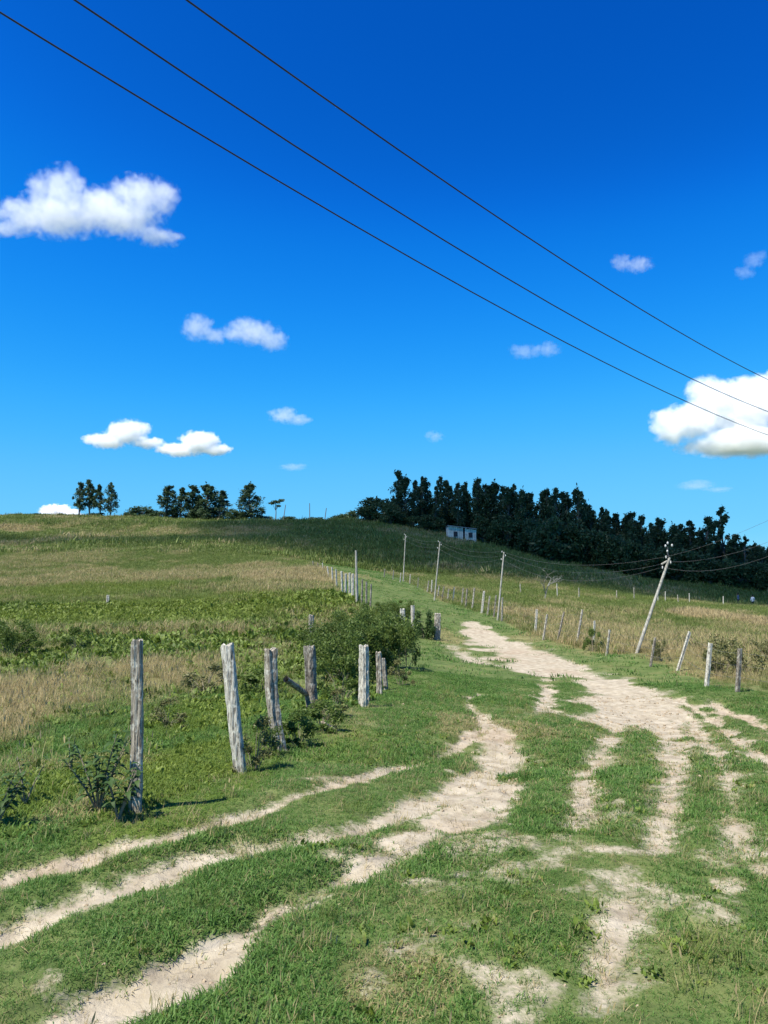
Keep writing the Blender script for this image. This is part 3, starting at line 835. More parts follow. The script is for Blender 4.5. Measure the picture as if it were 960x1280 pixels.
def build_far_fence():
    rows = [(447,749,446,718),(441,748,441,717),(437,746,437,716),(432,744,432,717),(428,738,427,714),(421,728,420,712),(416,722,415,709),(411,718,409,708),(404,716,403,707),(398,712,397,703),(392,710,391,701),
            (452,751,453,724),(458,750,458,727),(463,750,464,730)]
    fence = None; rng = np.random.default_rng(8)
    dep = [38,39,40,41,43,47,51,55,59,63,66,37,36.5,36]
    for i, ((bu, bv, tu, tv), d) in enumerate(zip(rows, dep)):
        p = P(bu, bv, d); b = np.array([p[0], p[1], gz(p[0], p[1])]); t = P(tu, tv, d); ax = t - b
        if fence is None:
            fence = empty("paling_fence", b); tag(fence, "row of close-set pale stakes climbing along the straw grass, left of the lane", "fence")
        if ax[2] < .5: ax = np.array([ax[0], 0, .7])
        r = rng.uniform(.04, .06)
        link("post", log_mesh("post", ax, r * 1.1, r, M_POST_W if i < 9 else M_POST_D, 200 + i, 10, 10), fence, b - np.array(fence.location))
build_far_fence()

def build_mid_fence():
    rows = [(823,757,824,744,72),(793,757,794,745,72),(832,757,832,747,73),(848,756,848,748,72),(862,754,862,745,74),(771,756,771,748,70),(697,752,698,738,66),(724,754,724,744,68),(904,753,904,744,78),(651,748,651,739,68)]
    fence = None
    for i, (bu, bv, tu, tv, d) in enumerate(rows):
        p = P(bu, bv, d); b = np.array([p[0], p[1], gz(p[0], p[1])]); h = (bv - tv) / F_PX * d + .25
        if fence is None:
            fence = empty("pasture_fence", b); tag(fence, "thin line of distant stakes across the shaded right pasture", "fence")
        link("post", log_mesh("post", np.array([.04 * (i % 3 - 1), 0, h]), .055, .05, M_POST if i % 2 else M_POST_W, 230 + i, 8, 8), fence, b - np.array(fence.location))
build_mid_fence()

# ------------------------------------------------------------------ utility poles and their cables
def util_pole(bu, bv, tu, tv, d, label, r=.045, fit=True):
    b, ax = stake_from_photo(bu, bv, tu, tv, d)
    root = empty("utility_pole", b); tag(root, label, "utility pole", "slim wooden poles of the power line")
    H = np.linalg.norm(ax); dr = ax / H
    V, Fc = [], []
    tube(V, Fc, [-dr * .4, dr * H * .5, dr * H], [r * 1.15, r, r * .85], 12)
    link("shaft", mesh_np("shaft", V, Fc, M_POLE, False), root)
    pts = []
    if fit:
        for f, side in ((.985, -1), (.93, 1), (.875, -1)):
            q = dr * H * f + np.array([side * (r + .06), -.02, .02])
            V, Fc = [], []
            tube(V, Fc, [dr * H * f, dr * H * f + np.array([side * (r + .06), -.02, 0]), q + np.array([0, 0, .04])], [.010, .010, .009], 6)
            br_ = link("bracket", mesh_np("bracket", V, Fc, M_IRON), root)
            V, Fc = [], []
            tube(V, Fc, [q, q + np.array([0, 0, .035]), q + np.array([0, 0, .045]), q + np.array([0, 0, .08]), q + np.array([0, 0, .1])], [.022, .025, .015, .022, .009], 9)
            link("insulator", mesh_np("insulator", V, Fc, M_CERAM, True), br_)
            pts.append(b + q + np.array([0, 0, .06]))
    return root, pts, b, ax
p_far, c_far, _, _ = util_pole(504,729,507,668,65, "farthest slim pole beside the lane, in front of the dark hillside")
p_mid, c_mid, _, _ = util_pole(543,752,550,677,50, "slim upright pole between the farthest pole and the one by the road bend")
p_near, c_near, _, _ = util_pole(622,778,630,690,41, "pole with pale top standing among the posts at the road bend")
p_lean, c_lean, b_l, ax_l = util_pole(796,818,837,697,26, "leaning pale pole with white insulators rising from the dry grass", .052)
p_off, c_off, _, _ = util_pole(1140,905,1150,552,14.5, "pole at the right edge that carries the cables over the road", .08)
p_left, c_left, _, _ = util_pole(446,749,445,688,37.5, "slim pale pole standing at the end of the close-set stakes", .06, False)
# cap fitting of the leaning pole: a pin cluster with white insulators above the head
def cap_fitting():
    t = ax_l; dr = ax_l / np.linalg.norm(ax_l)
    V, Fc = [], []
    tube(V, Fc, [t - dr * .05, t + np.array([-.06, 0, .12]), t + np.array([-.06, 0, .36])], [.03, .03, .022], 8)
    pin_ = link("pin", mesh_np("pin", V, Fc, M_IRON), p_lean)
    for q in ((-.07, 0, .18), (-.13, 0, .36), (.10, 0, .38), (-.05, 0, .46)):
        V, Fc = [], []
        q = np.array(q) + t
        tube(V, Fc, [q, q + np.array([0, 0, .03]), q + np.array([0, 0, .07]), q + np.array([0, 0, .1])], [.018, .034, .031, .012], 9)
        link("insulator", mesh_np("insulator", V, Fc, M_CERAM, True), pin_)
    V, Fc = [], []
    tube(V, Fc, [t + np.array([-.3, 0, -.24]), t + np.array([-.06, 0, -.1])], [.03, .03], 6)
    link("crossarm", mesh_np("crossarm", V, Fc, M_POLE), p_lean)
cap_fitting()

def sag(p, q, s, n=14):
    p, q = np.asarray(p), np.asarray(q)
    return [p + (q - p) * t - np.array([0, 0, 4 * s * t * (1 - t)]) for t in np.linspace(0, 1, n)]
CABLE_LABELS = ["upper thin cable sagging from the leaning pole along the slim poles by the lane",
                "middle thin cable sagging from the leaning pole along the slim poles by the lane",
                "lowest thin cable sagging from the leaning pole along the slim poles by the lane"]
for i in range(3):
    pts = []
    for a, b, s in ((c_far[i], c_mid[i], .25), (c_mid[i], c_near[i], .3 + .1 * i), (c_near[i], c_lean[i], .5 + .15 * i), (c_lean[i], c_off[i], .3 + .25 * i)):
        pts += sag(a, b, s)[:-1]
    pts.append(c_off[i])
    V, Fc = [], []
    o0 = pts[0]
    tube(V, Fc, [p - o0 for p in pts], [.0034] * len(pts), 5, False)
    o = link("power_cable", mesh_np("power_cable", V, Fc, M_FWIRE), None, o0)
    tag(o, CABLE_LABELS[i], "cable", "thin cables along the lane")

BIG = [([(0,5),(130,96),(260,180),(370,243),(500,318),(660,402),(745,445),(850,497),(960,545)], 0, "lowest of the three black cables crossing the blue sky"),
       ([(95,0),(270,118),(430,222),(600,330),(720,397),(860,470),(960,515)], 1, "middle of the three black cables crossing the blue sky"),
       ([(232,0),(330,68),(500,188),(700,325),(860,420),(960,475)], 2, "highest of the three black cables crossing the blue sky")]
def sky_cables():
    for pix, i, lab in BIG:
        B = np.array(c_off[2 - i if i != 1 else 1]); A = np.array([-1.5 + .18 * i, 3.3 - .18 * i])
        dxy = A - B[:2]
        ss, zz = [0.0], [B[2]]
        for (u, v) in pix:
            r = ray(u, v)                  # plan intersection of the sight line with the cable's vertical plane
            M_ = np.array([[r[0], -dxy[0]], [r[1], -dxy[1]]])
            k, s = np.linalg.solve(M_, B[:2])
            ss.append(s); zz.append(CAM_H + r[2] * k)
        co = np.polyfit(ss[1:], zz[1:], 2)
        s_ = np.linspace(0, 2.2, 60)
        blend = sstep(0, .35, s_)
        lin = np.polyval(co, s_); lin = lin + (B[2] - np.polyval(co, 0)) * (1 - sstep(0, .3, s_))
        pts = [np.array([B[0] + dxy[0] * s, B[1] + dxy[1] * s, z]) for s, z in zip(s_, lin)]
        V, Fc = [], []
        tube(V, Fc, [p - pts[0] for p in pts], [.0045] * len(pts), 6, False)
        o = link("power_cable", mesh_np("power_cable", V, Fc, M_WIRE, True), None, pts[0])
        tag(o, lab, "cable", "black cables overhead")
sky_cables()

# ------------------------------------------------------------------ leaves in clumps
def leaf_cloud(centres, radii, per, size, rng, squash=.8, droop=0.0):
    """many small leaf faces through clump volumes, denser towards the shell"""
    Cs = np.repeat(np.asarray(centres, float), per, 0); R = np.repeat(np.asarray(radii, float), per)
    n = len(Cs)
    dv = rng.normal(size=(n, 3)); dv /= np.linalg.norm(dv, axis=1)[:, None]
    rr = R * rng.uniform(0, 1, n) ** .5 * (1 + .35 * np.maximum(0, rng.normal(0, 1, n)))
    p = Cs + dv * rr[:, None] * np.array([1, 1, squash])
    a = rng.normal(size=(n, 3)); a[:, 2] -= droop; a /= np.linalg.norm(a, axis=1)[:, None]
    b = np.cross(a, rng.normal(size=(n, 3))); b /= np.linalg.norm(b, axis=1)[:, None]
    s = size * rng.uniform(.6, 1.4, n)[:, None]
    q = np.stack([p - a * s, p + b * s * .42, p + a * s, p - b * s * .42], 1)
    F_ = np.arange(n * 4).reshape(n, 4)
    bl = np.repeat(np.clip(rng.uniform(0, 1, n) * .7 + np.repeat(rng.uniform(0, .3, len(centres)), per), 0, 1), 4)
    return q.reshape(-1, 3), F_, bl

def tall_tree_meshes(seed, H=12, width=2.2, bare=.3, n=16, per=95, leaf=.34, mat=M_TREE, lean=.05, top=.35):
    rng = np.random.default_rng(seed)
    lx, ly = rng.normal(0, lean, 2)
    axis = lambda t: np.array([lx * H * t + .02 * H * math.sin(5 * t + seed), ly * H * t, H * t])
    V, Fc, cs, rs = [], [], [], []
    tube(V, Fc, [axis(-.03), axis(.3), axis(.6), axis(.97)], [.020 * H, .016 * H, .010 * H, .003 * H], 7)
    for i in range(n):
        t = bare + (1 - bare) * (i + rng.uniform(.1, .9)) / n
        q = (t - bare) / (1 - bare)
        prof = width * (math.sin(math.pi * min(1, .22 + .70 * q ** .9)) ** .8 * (1 - top) + top * (1 - q)) * rng.uniform(.25, 1)
        a = rng.uniform(0, 2 * math.pi)
        c = axis(t) + np.array([math.cos(a) * prof * .8, math.sin(a) * prof * .8, rng.uniform(-.02, .04) * H])
        cs.append(c); rs.append(width * rng.uniform(.14, .34) * (1.1 - .66 * q))
        tube(V, Fc, [axis(max(t - .12, .05)), (axis(t - .06) + c) / 2, c], [.007 * H, .005 * H, .002 * H], 5, False)
    cs.append(axis(1.0)); rs.append(width * .13)
    q, F_, bl = leaf_cloud(cs, rs, per, leaf, rng, 1.5, -.5)
    return mesh_np("trunk", V, Fc, M_BARK if mat is not M_PALEBARK else mat), mesh_np("crown", q, F_, mat, False, {"blade": bl})

def round_tree_meshes(seed, H=6, W=3.2, n=22, per=110, leaf=.3, mat=M_TREE2):
    rng = np.random.default_rng(seed)
    V, Fc, cs, rs = [], [], [], []
    tube(V, Fc, [(0, 0, -.2), (0, 0, H * .25), (.1, 0, H * .6)], [.05 * H, .04 * H, .015 * H], 7)
    for i in range(n):
        a = rng.uniform(0, 2 * math.pi); t = rng.uniform(.12, .92)
        pr = W * math.sin(math.pi * (.18 + .72 * t)) * rng.uniform(.4, 1.0)
        c = np.array([math.cos(a) * pr * .8, math.sin(a) * pr * .8, H * t])
        cs.append(c); rs.append(W * rng.uniform(.26, .42))
        tube(V, Fc, [(0, 0, H * min(t, .55) * .5), c * np.array([.5, .5, .75]), c], [.018 * H, .01 * H, .004 * H], 5, False)
    q, F_, bl = leaf_cloud(cs, rs, per, leaf, rng, .8)
    return mesh_np("trunk", V, Fc, M_BARK), mesh_np("crown", q, F_, mat, False, {"blade": bl})

TALL = [tall_tree_meshes(300 + i, width=[2.7, 3.1, 2.4, 3.4, 2.9, 2.6, 3.2][i], bare=[.26, .18, .3, .15, .32, .12, .24][i], n=[38, 46, 36, 50, 40, 44, 44][i], per=62, leaf=.27, lean=.03 + .01 * i, top=.25) for i in range(7)]
SLIM = [tall_tree_meshes(340 + i, width=2.1, bare=.08, n=44, per=62, leaf=.27, lean=.03, top=.1) for i in range(2)]
ROUND = [round_tree_meshes(400 + i) for i in range(5)]
def plant_tree(name, meshes, base, h, href, label, group, cat="tree", wide=1.0, rng=random):
    root = empty(name, base); tag(root, label, cat, group)
    s = h / href
    root.scale = (s * wide, s * wide, s); root.rotation_euler = (0, 0, rng.uniform(0, 6.28))
    link("trunk", meshes[0], root); link("crown", meshes[1], root)
    return root

# the dark grove on the hill
GROVE = [(497,589,163),(509,597,160),(525,597,162),(545,607,158),(557,595,161),(571,604,158),(583,606,160),(594,598,158),(603,604,160),(612,608,157),(621,604,158),(632,611,154),(642,605,156),(651,614,152),
 (660,616,154),(671,615,151),(681,612,152),(695,610,150),(709,623,150),(722,610,148),(731,632,150),(741,640,148),(752,635,147),(762,643,145),(773,641,146),(783,641,145),(793,650,142),(803,645,143),(815,653,141),(827,650,142),
 (838,656,140),(851,656,140),(862,650,139),(871,647,139),(879,664,138),(890,668,137),(904,634,138),(914,668,136),(928,671,135),(941,680,135),(951,686,134),(962,684,134),(975,680,133),(990,684,132),(1010,682,131),
 (533,603,168),(563,600,170),(607,606,168),(657,612,163),(703,616,160),(757,638,156),(820,648,151),(517,600,170),(588,602,170),(632,607,166),(682,613,163),(737,630,158),(790,645,153)]
def ground_at(u, d):
    x = (u - CU) / F_PX * d
    return np.array([x, d, gz(x, d)])
def z_for(u, v, d): return P(u, v, d)[2]
glabel = "tall dark eucalyptus in the dense grove on the shaded hill"
special = {497: "tallest dark eucalyptus at the left end of the hill grove", 904: "slender spire-like tree rising above the right end of the grove", 722: "leaning bushy eucalyptus sticking out above the middle of the grove",
           928: "small separate tree crown poking up right of the spire-like tree", 525: "round topped eucalyptus, third from the left end of the grove"}
ORD = ["nearest", "second", "third", "fourth", "fifth", "sixth", "seventh", "eighth", "ninth", "tenth", "eleventh", "twelfth", "thirteenth", "fourteenth", "fifteenth"]
MARKS = [(576.5, "the hut"), (627, "the pole at the road bend"), (690, "the rounded green tree"), (785, "the grove's middle dip"), (837, "the leaning pole"), (904, "the spire-like tree"), (497, "the grove's tallest left tree")]
MARKS.pop(3)
def by_marks(us, noun):
    out = {}
    groups = {}
    for u in us:
        mk = min(MARKS, key=lambda q: abs(q[0] - u)); side = "left" if u < mk[0] else "right"
        groups.setdefault((mk, side), []).append(u)
    for (mk, side), l in groups.items():
        for n_, u in enumerate(sorted(l, key=lambda q: abs(q - mk[0]))):
            out[u] = f"{noun}, {ORD[n_]} {side} of {mk[1]}"
    return out
FRONT = by_marks([g[0] for g in GROVE[:45] if g[0] not in special], "dark eucalyptus treetop")
BACK = by_marks([g[0] for g in GROVE[45:]], "back-row eucalyptus of the hill grove")
for i, (u, vt, d) in enumerate(GROVE):
    b = ground_at(u, d); b[2] -= .3
    h = max(z_for(u, vt, d) - b[2], 3.0)
    ms = SLIM[i % 2] if u in (904, 928) else TALL[(i * 3 + i // 7) % 7]
    plant_tree("eucalyptus_tree", ms, b, h / 1.04, 12, (special.get(u) or FRONT[u]) if i < 45 else BACK[u], "eucalyptus trees of the hill grove", "tree", random.uniform(.75, 1.4) * (12 / max(h, 8)) ** .35)
# lower trees filling the foot of the grove
k = 0
LOWT = [(458,634,160,None),(467,624,162,None),(480,626,160,None),(488,630,157,None),(500,640,158,None),(516,645,157,None),(532,645,156,None),(548,648,158,None),(604,645,156,None),(618,652,152,None),(635,650,150,None),(652,655,148,None),(668,652,145,None),
    (690,648,138,"large rounded green tree bulging out at the front of the grove"),(712,658,140,None),(730,662,140,None),(748,668,138,None),(766,672,138,None),(785,676,136,None),(805,680,135,None),(825,684,134,None),(845,688,133,None),(865,692,132,None),(885,696,131,None),(905,700,130,None),(925,703,129,None),(945,706,128,None),(965,708,127,None),(985,708,126,None),
    (573,640,166,None),(590,642,165,None),(560,645,166,None)]
for q_ in range(26):
    f_ = (q_ + .5) / 26; LOWT.append((round(488 + f_ * 480 + ((q_ * 7) % 5 - 2) * 2 + .37, 2), 606 + (q_ * 5 % 9) * 1.6 + f_ * 58 + 19, 166 - 24 * f_, None))
LOWL = by_marks([q[0] for q in LOWT], "low bushy tree at the grove's foot")
for (u, vt, d, lab) in LOWT:
    b = ground_at(u, d); b[2] -= .3
    h = max(z_for(u, vt, d) - b[2], 2.0)
    plant_tree("broadleaf_tree", ROUND[k % 5], b, h / .98, 6, lab or LOWL[u], "bushy trees at the foot of the grove", "tree", random.uniform(.85, 1.25) * (6 / max(h, 4)) ** .5); k += 1

# trees along the left skyline
SKY = [(97,603,"leftmost slender tree of the close group of four on the left skyline",1.15,0),(111,599,"tallest tree of the close group of four on the left skyline",1.15,4),(124,605,"third tree of the close group of four on the left skyline",1.2,2),(137,604,"rightmost tree of the close group of four on the left skyline",.95,6),
       (205,607,"leaning loose-crowned tree at the left end of the middle skyline clump",1.7,1),(224,609,"second tree of the middle skyline clump",1.6,2),(238,607,"third tree of the middle skyline clump",1.5,0),(254,605,"broad dark tree in the thick of the middle skyline clump",2.0,3),(272,612,"tree at the right end of the middle skyline clump",1.6,5),(245,618,"shorter dark tree inside the middle skyline clump",1.2,3),
       (313,605,"single broad dark tree standing apart on the skyline, right of the clump",1.6,3)]
for (u, vt, lab, wd, mi) in SKY:
    d = 185; b = ground_at(u, d); b[2] -= .3
    h = max(z_for(u, vt, d) - b[2], 3.0)
    plant_tree("skyline_tree", TALL[mi], b, h / 1.04, 12, lab, "trees along the left skyline", "tree", wd * (12 / h) ** .3)
for (u, vt, w, lab) in [(176,633,1.5,"wide dark bush on the skyline between the two tree groups"),(160,641,1.2,"low bush beside the wide dark skyline bush"),(197,638,1.1,"low bush left of the middle skyline clump"),(216,639,1.2,"bush under the leaning tree of the middle clump"),(262,636,1.2,"dark bush under the middle clump"),(290,636,1.1,"bush between the middle clump and the single tree"),
    (301,640,1.3,"low bush left of the single broad tree"),(328,644,1.5,"low bush right of the single broad tree"),(362,646,1.6,"low scrub left of the bare skyline stake"),(395,647,1.5,"low scrub between the two bare skyline stakes"),(425,643,1.4,"low scrub on the ridge left of the grove"),(440,640,1.3,"taller scrub next to the left end of the grove"),
    (20,643,1.2,"tiny bush at the far left end of the skyline"),(45,644,1.2,"tiny bush on the far left skyline near the white cloud"),(75,642,.9,"tiny bush left of the four slender trees"),(120,641,1.6,"low bushes at the foot of the four slender trees"),(240,640,1.5,"dense bush at the foot of the middle clump")]:
    d = 186; b = ground_at(u, d); b[2] -= .5
    h = max(z_for(u, vt, d) - b[2], 1.2)
    plant_tree("skyline_bush", ROUND[k % 5], b, h, 6, lab, "bushes along the left skyline", "bush", w * (6 / h) ** .55); k += 1

# flat-topped little tree and bare stakes on the skyline
def flat_tree():
    d = 178; b = ground_at(344, d); top = z_for(344, 627, d) - b[2]
    root = empty("flat_topped_tree", b); tag(root, "small flat-topped tree with a thin stem on the skyline, right of the single tree", "tree")
    V, Fc = [], []
    tube(V, Fc, [(0, 0, -.3), (.1, 0, top * .5), (0, 0, top)], [.16, .11, .05], 6)
    cs = [(-.9, 0, top * .93), (.4, .2, top * .98), (1.3, 0, top * 1.06), (.7, 0, top * .8), (-.2, -.2, top)]
    for c in cs: tube(V, Fc, [(0, 0, top * .6), c], [.06, .03], 5, False)
    link("trunk", mesh_np("trunk", V, Fc, M_BARK), root)
    q, F_, bl = leaf_cloud(cs, [.75, .7, .7, .5, .6], 130, .22, np.random.default_rng(3), .4)
    link("crown", mesh_np("crown", q, F_, M_TREE, False, {"blade": bl}), root)
flat_tree()
for (u0, v0, u1, v1, lab) in [(387,650,387,629,"upright bare stake on the skyline"),(405,648,408,635,"leaning bare stake on the skyline near the grove"),(353,646,357,631,"thin leaning stick beside the flat-topped tree")]:
    d = 176; b = ground_at(u0, d); t = P(u1, v1, d)
    V, Fc = [], []
    tube(V, Fc, [(0, 0, -.3), t - b], [.11, .08], 7)
    tag(link("bare_stake", mesh_np("bare_stake", V, Fc, M_BARK), None, b), lab, "stake", "bare stakes on the skyline")

# pale leafless tree in the right pasture
def bare_tree():
    d = 60; b = ground_at(679, d)
    root = empty("bare_tree", b); tag(root, "thin leafless little tree with spreading branches in the right pasture", "tree")
    rng = np.random.default_rng(12); V, Fc = [], []
    def grow(p, dv, L, r, lv):
        q = p + dv * L * .5 + rng.normal(0, .04, 3) * L; e = p + dv * L
        tube(V, Fc, [p, q, e], [r, r * .8, r * .6], 5, False)
        if lv == 0: return
        for j in range(3 if lv > 1 else 2):
            nd = dv + rng.normal(0, .55, 3); nd[2] = abs(nd[2]) * .8 + .15; nd[0] *= 1.3; nd /= np.linalg.norm(nd)
            grow(e if j < 2 else q, nd, L * rng.uniform(.55, .75), r * .6, lv - 1)
    grow(np.array([0, 0, -.2]), np.array([.22, 0, .97]), 1.35, .07, 4)
    link("trunk", mesh_np("trunk", V, Fc, M_DEADBARK), root)
bare_tree()

# ------------------------------------------------------------------ near shrubs
def bush_meshes(seed, H, W, n, per, leaf, mat, stems=9):
    rng = np.random.default_rng(seed); V, Fc, cs, rs = [], [], [], []
    for i in range(n):
        a = rng.uniform(0, 6.28); t = rng.uniform(.15, 1)
        pr = W * (1 - .35 * t) * math.sqrt(rng.uniform(.02, 1))
        c = np.array([math.cos(a) * pr, math.sin(a) * pr, H * t * (1 - .35 * (pr / W) ** 2)])
        cs.append(c * rng.uniform(.85, 1.18)); rs.append(rng.uniform(.10, .26) * (W + H) * .5)
        if i < stems:
            tube(V, Fc, [c * np.array([.1, .1, 0]) - np.array([0, 0, .05]), c * np.array([.5, .5, .6]), c * 1.05], [.011 * H, .008 * H, .003 * H], 5, False)
    q, F_, bl = leaf_cloud(cs, rs, per, leaf, rng, .9)
    q[:, 2] = np.maximum(q[:, 2], -.02)
    return mesh_np("stem", V, Fc, M_TWIG), mesh_np("foliage", q, F_, mat, False, {"blade": bl})
def plant_bush(meshes, b, label, group, cat="bush", s=(1, 1, 1), rot=0):
    root = empty("bush", b); tag(root, label, cat, group); root.scale = s; root.rotation_euler = (0, 0, rot)
    link("stem", meshes[0], root); link("foliage", meshes[1], root)
B1 = bush_meshes(501, 1.0, 1.0, 26, 420, .030, M_BUSH)
B2 = bush_meshes(502, .9, .9, 20, 380, .028, M_BUSH)
B3 = bush_meshes(503, .55, .55, 16, 300, .026, M_DARKLEAF)
B4 = bush_meshes(504, .9, .8, 16, 140, .035, M_BROWNLEAF, 14)
B5 = bush_meshes(505, .4, .35, 14, 150, .020, M_BUSH, 12)
BG = "leafy bushes growing over the left fence"
for (u, v, d, ms, s, lab) in [
    (452,850,17,B1,(1.05,1,1.12),"big green leafy bush behind the pale thick post"),(420,852,15.5,B2,(.9,.9,1.0),"green bush between the cracked post and the big bush"),(488,838,18.5,B1,(.85,.9,1.2),"green bush right of the big bush, beside the turf"),
    (415,815,21,B2,(1.3,1,1.0),"bush behind the left shoulder of the big green bush"),(470,800,25,B1,(1.3,1,1.15),"bush at the back of the thicket, below the pale stakes"),(438,800,27,B2,(1.5,1,1.1),"bush at the back left of the thicket"),
    (428,868,13.0,B5,(1.5,1.2,1.7),"small light green bush in front of the big bush, left of the pale thick post"),(508,838,19,B5,(1.0,1,2.6),"narrow brownish weed clump at the right end of the thicket"),
    (530,797,32,B3,(1.5,1.2,1.9),"small dark shrub between two posts at the gap in the fence"),(470,770,33,B2,(1.5,1.1,1.0),"low bush under the pale stakes left of the lane"),(500,770,36,B2,(1.2,1,.9),"low green bush on the bank left of the lane")]:
    b = ground_at(u, d); plant_bush(ms, b, lab, BG, "bush", s, random.uniform(0, 6))
RG = "shrubs along the right fence"
for (u, v, d, ms, s, lab) in [(738,0,28.5,B5,(1.2,1,2.0),"little green shrub against a post of the right fence"),(915,0,21,B4,(1.0,1,1.25),"brownish ragged bush behind the last post on the right"),(895,0,20.5,B4,(.8,.8,1.0),"small brown bush between the last two posts on the right"),
    (818,0,24,B4,(.45,.5,.9),"dry weed clump around a dark post near the leaning pole"),(952,0,25,B4,(.7,1,.8),"brown bush at the right edge beyond the fence")]:
    b = ground_at(u, d); plant_bush(ms, b, lab, RG, "bush", s, random.uniform(0, 6))
WG = "weeds at the feet of the left posts"
B6 = bush_meshes(506, .38, .26, 12, 110, .016, M_BROWNLEAF, 12)
B7 = bush_meshes(507, .32, .30, 14, 150, .017, M_BUSH, 12)
for (u, v, d, ms, s, lab) in [(322,0,6.9,B6,(1.0,1,1.1),"dry twiggy weeds right of the whitish leaning post"),(375,0,8.6,B7,(1.2,1,1.0),"dark green weeds right of the crooked post"),(405,0,9.5,B7,(1.6,1,1.0),"dark low weeds in front of the cracked post"),(418,0,10.5,B6,(1.3,1,.9),"brown weeds between the cracked post and the pale post"),(340,0,7.8,B7,(.7,.7,.8),"green weeds at the foot of the crooked post"),
    (260,0,13,B6,(2.2,1.5,1.2),"brown scrub behind the two leaning posts"),(330,0,13.5,B7,(2.4,1.6,1.2),"green scrub behind the crooked post"),(20,0,20,B2,(1.0,1,.9),"ragged bush far left in the pasture"),(100,0,21,B5,(1.3,1,1.6),"bright green bush standing in the straw grass"),(215,0,9.5,B6,(1.3,1,.8),"brown weeds right of the tallest post"),(500,0,15.5,B6,(1.1,1,1.2),"brown weeds on the turf edge right of the stubs")]:
    b = ground_at(u, d); plant_bush(ms, b, lab, WG, "weeds", s, random.uniform(0, 6))

# dark broad-leaved plants by the first post: every leaf its own piece
def leaf_piece(L, W, mat, seed):
    V, Fc = [], []
    for i in range(6):
        t = i / 5; w = W * math.sin(math.pi * min(.97, .08 + .9 * t)) ; z = .25 * L * math.sin(t * 2.2) - .35 * L * t * t
        for s in (-1, 0, 1): V.append((s * w * .5, L * t, z - (abs(s) == 0) * w * .12))
    for i in range(5):
        for j in range(2): a = i * 3 + j; Fc.append((a, a + 1, a + 4, a + 3))
    return mesh_np("leaf", V, Fc, mat, True, {"blade": [.5] * len(V)})
LEAFM = [leaf_piece(.095, .034, M_DARKLEAF, 1), leaf_piece(.08, .036, M_DARKLEAF, 2), leaf_piece(.09, .034, M_BUSH, 3)]
def leafy_plant(u, d, H, label, n_stem, n_leaf, spread, seed, dark=True):
    b = ground_at(u, d); rng = np.random.default_rng(seed)
    root = empty("leafy_plant", b); tag(root, label, "plant", "broad-leaved plants by the tallest post")
    for s in range(n_stem):
        a = rng.uniform(0, 6.28); tip = np.array([math.cos(a) * spread, math.sin(a) * spread, H * rng.uniform(.6, 1)])
        f = lambda t: np.array([tip[0] * t, tip[1] * t, tip[2] * (t ** .8)])
        V, Fc = [], []
        tube(V, Fc, [f(0), f(.4), f(.75), f(1)], [.008, .006, .004, .002], 5, False)
        link("stem", mesh_np("stem", V, Fc, M_TWIG), root)
        for k in range(n_leaf):
            t = .18 + .82 * (k + .5) / n_leaf
            lf = link("leaf", LEAFM[(0 if rng.uniform() < .6 else 1) if dark or rng.uniform() < .4 else 2], root, f(t))
            lf.rotation_euler = (rng.uniform(-.5, .5), rng.uniform(-.4, .4), k * 2.4 + rng.uniform(-.4, .4)); sc = rng.uniform(.6, 1.1); lf.scale = (sc, sc, sc)
leafy_plant(133, 5.25, .60, "dark broad-leaved plant growing left of the tallest post", 9, 18, .22, 31)
leafy_plant(158, 5.0, .38, "smaller dark plant touching the foot of the tallest post", 5, 15, .13, 32)
leafy_plant(10, 4.95, .46, "dark leafy plant at the left edge of the hollow", 8, 16, .18, 33)
leafy_plant(45, 5.5, .34, "greener leafy plant beside the one at the left edge", 3, 9, .15, 34, False)
leafy_plant(98, 6.6, .34, "yellowish leafy plant behind the dark broad-leaved plant", 3, 9, .12, 35, False)

# ------------------------------------------------------------------ hut on the hill
def box(V, Fc, x0, x1, y0, y1, z0, z1):
    i = len(V)
    V += [(x0, y0, z0), (x1, y0, z0), (x1, y1, z0), (x0, y1, z0), (x0, y0, z1), (x1, y0, z1), (x1, y1, z1), (x0, y1, z1)]
    Fc += [(i, i + 3, i + 2, i + 1), (i + 4, i + 5, i + 6, i + 7), (i, i + 1, i + 5, i + 4), (i + 1, i + 2, i + 6, i + 5), (i + 2, i + 3, i + 7, i + 6), (i + 3, i, i + 4, i + 7)]
def bx(name, parent, mat, *a):
    V, Fc = [], []; box(V, Fc, *a)
    return link(name, mesh_np(name, V, Fc, mat), parent)
M_WHITEWASH = mat_plain("old_whitewash", (.58, .55, .48), .9, .1, 0, .35, 1.2)
M_DARKGAP = mat_plain("dark_doorway_wood", (.045, .045, .05), .9, .1)
M_TIN = mat_plain("weathered_tin", (.34, .35, .37), .6, .3, .3, .3, 2)
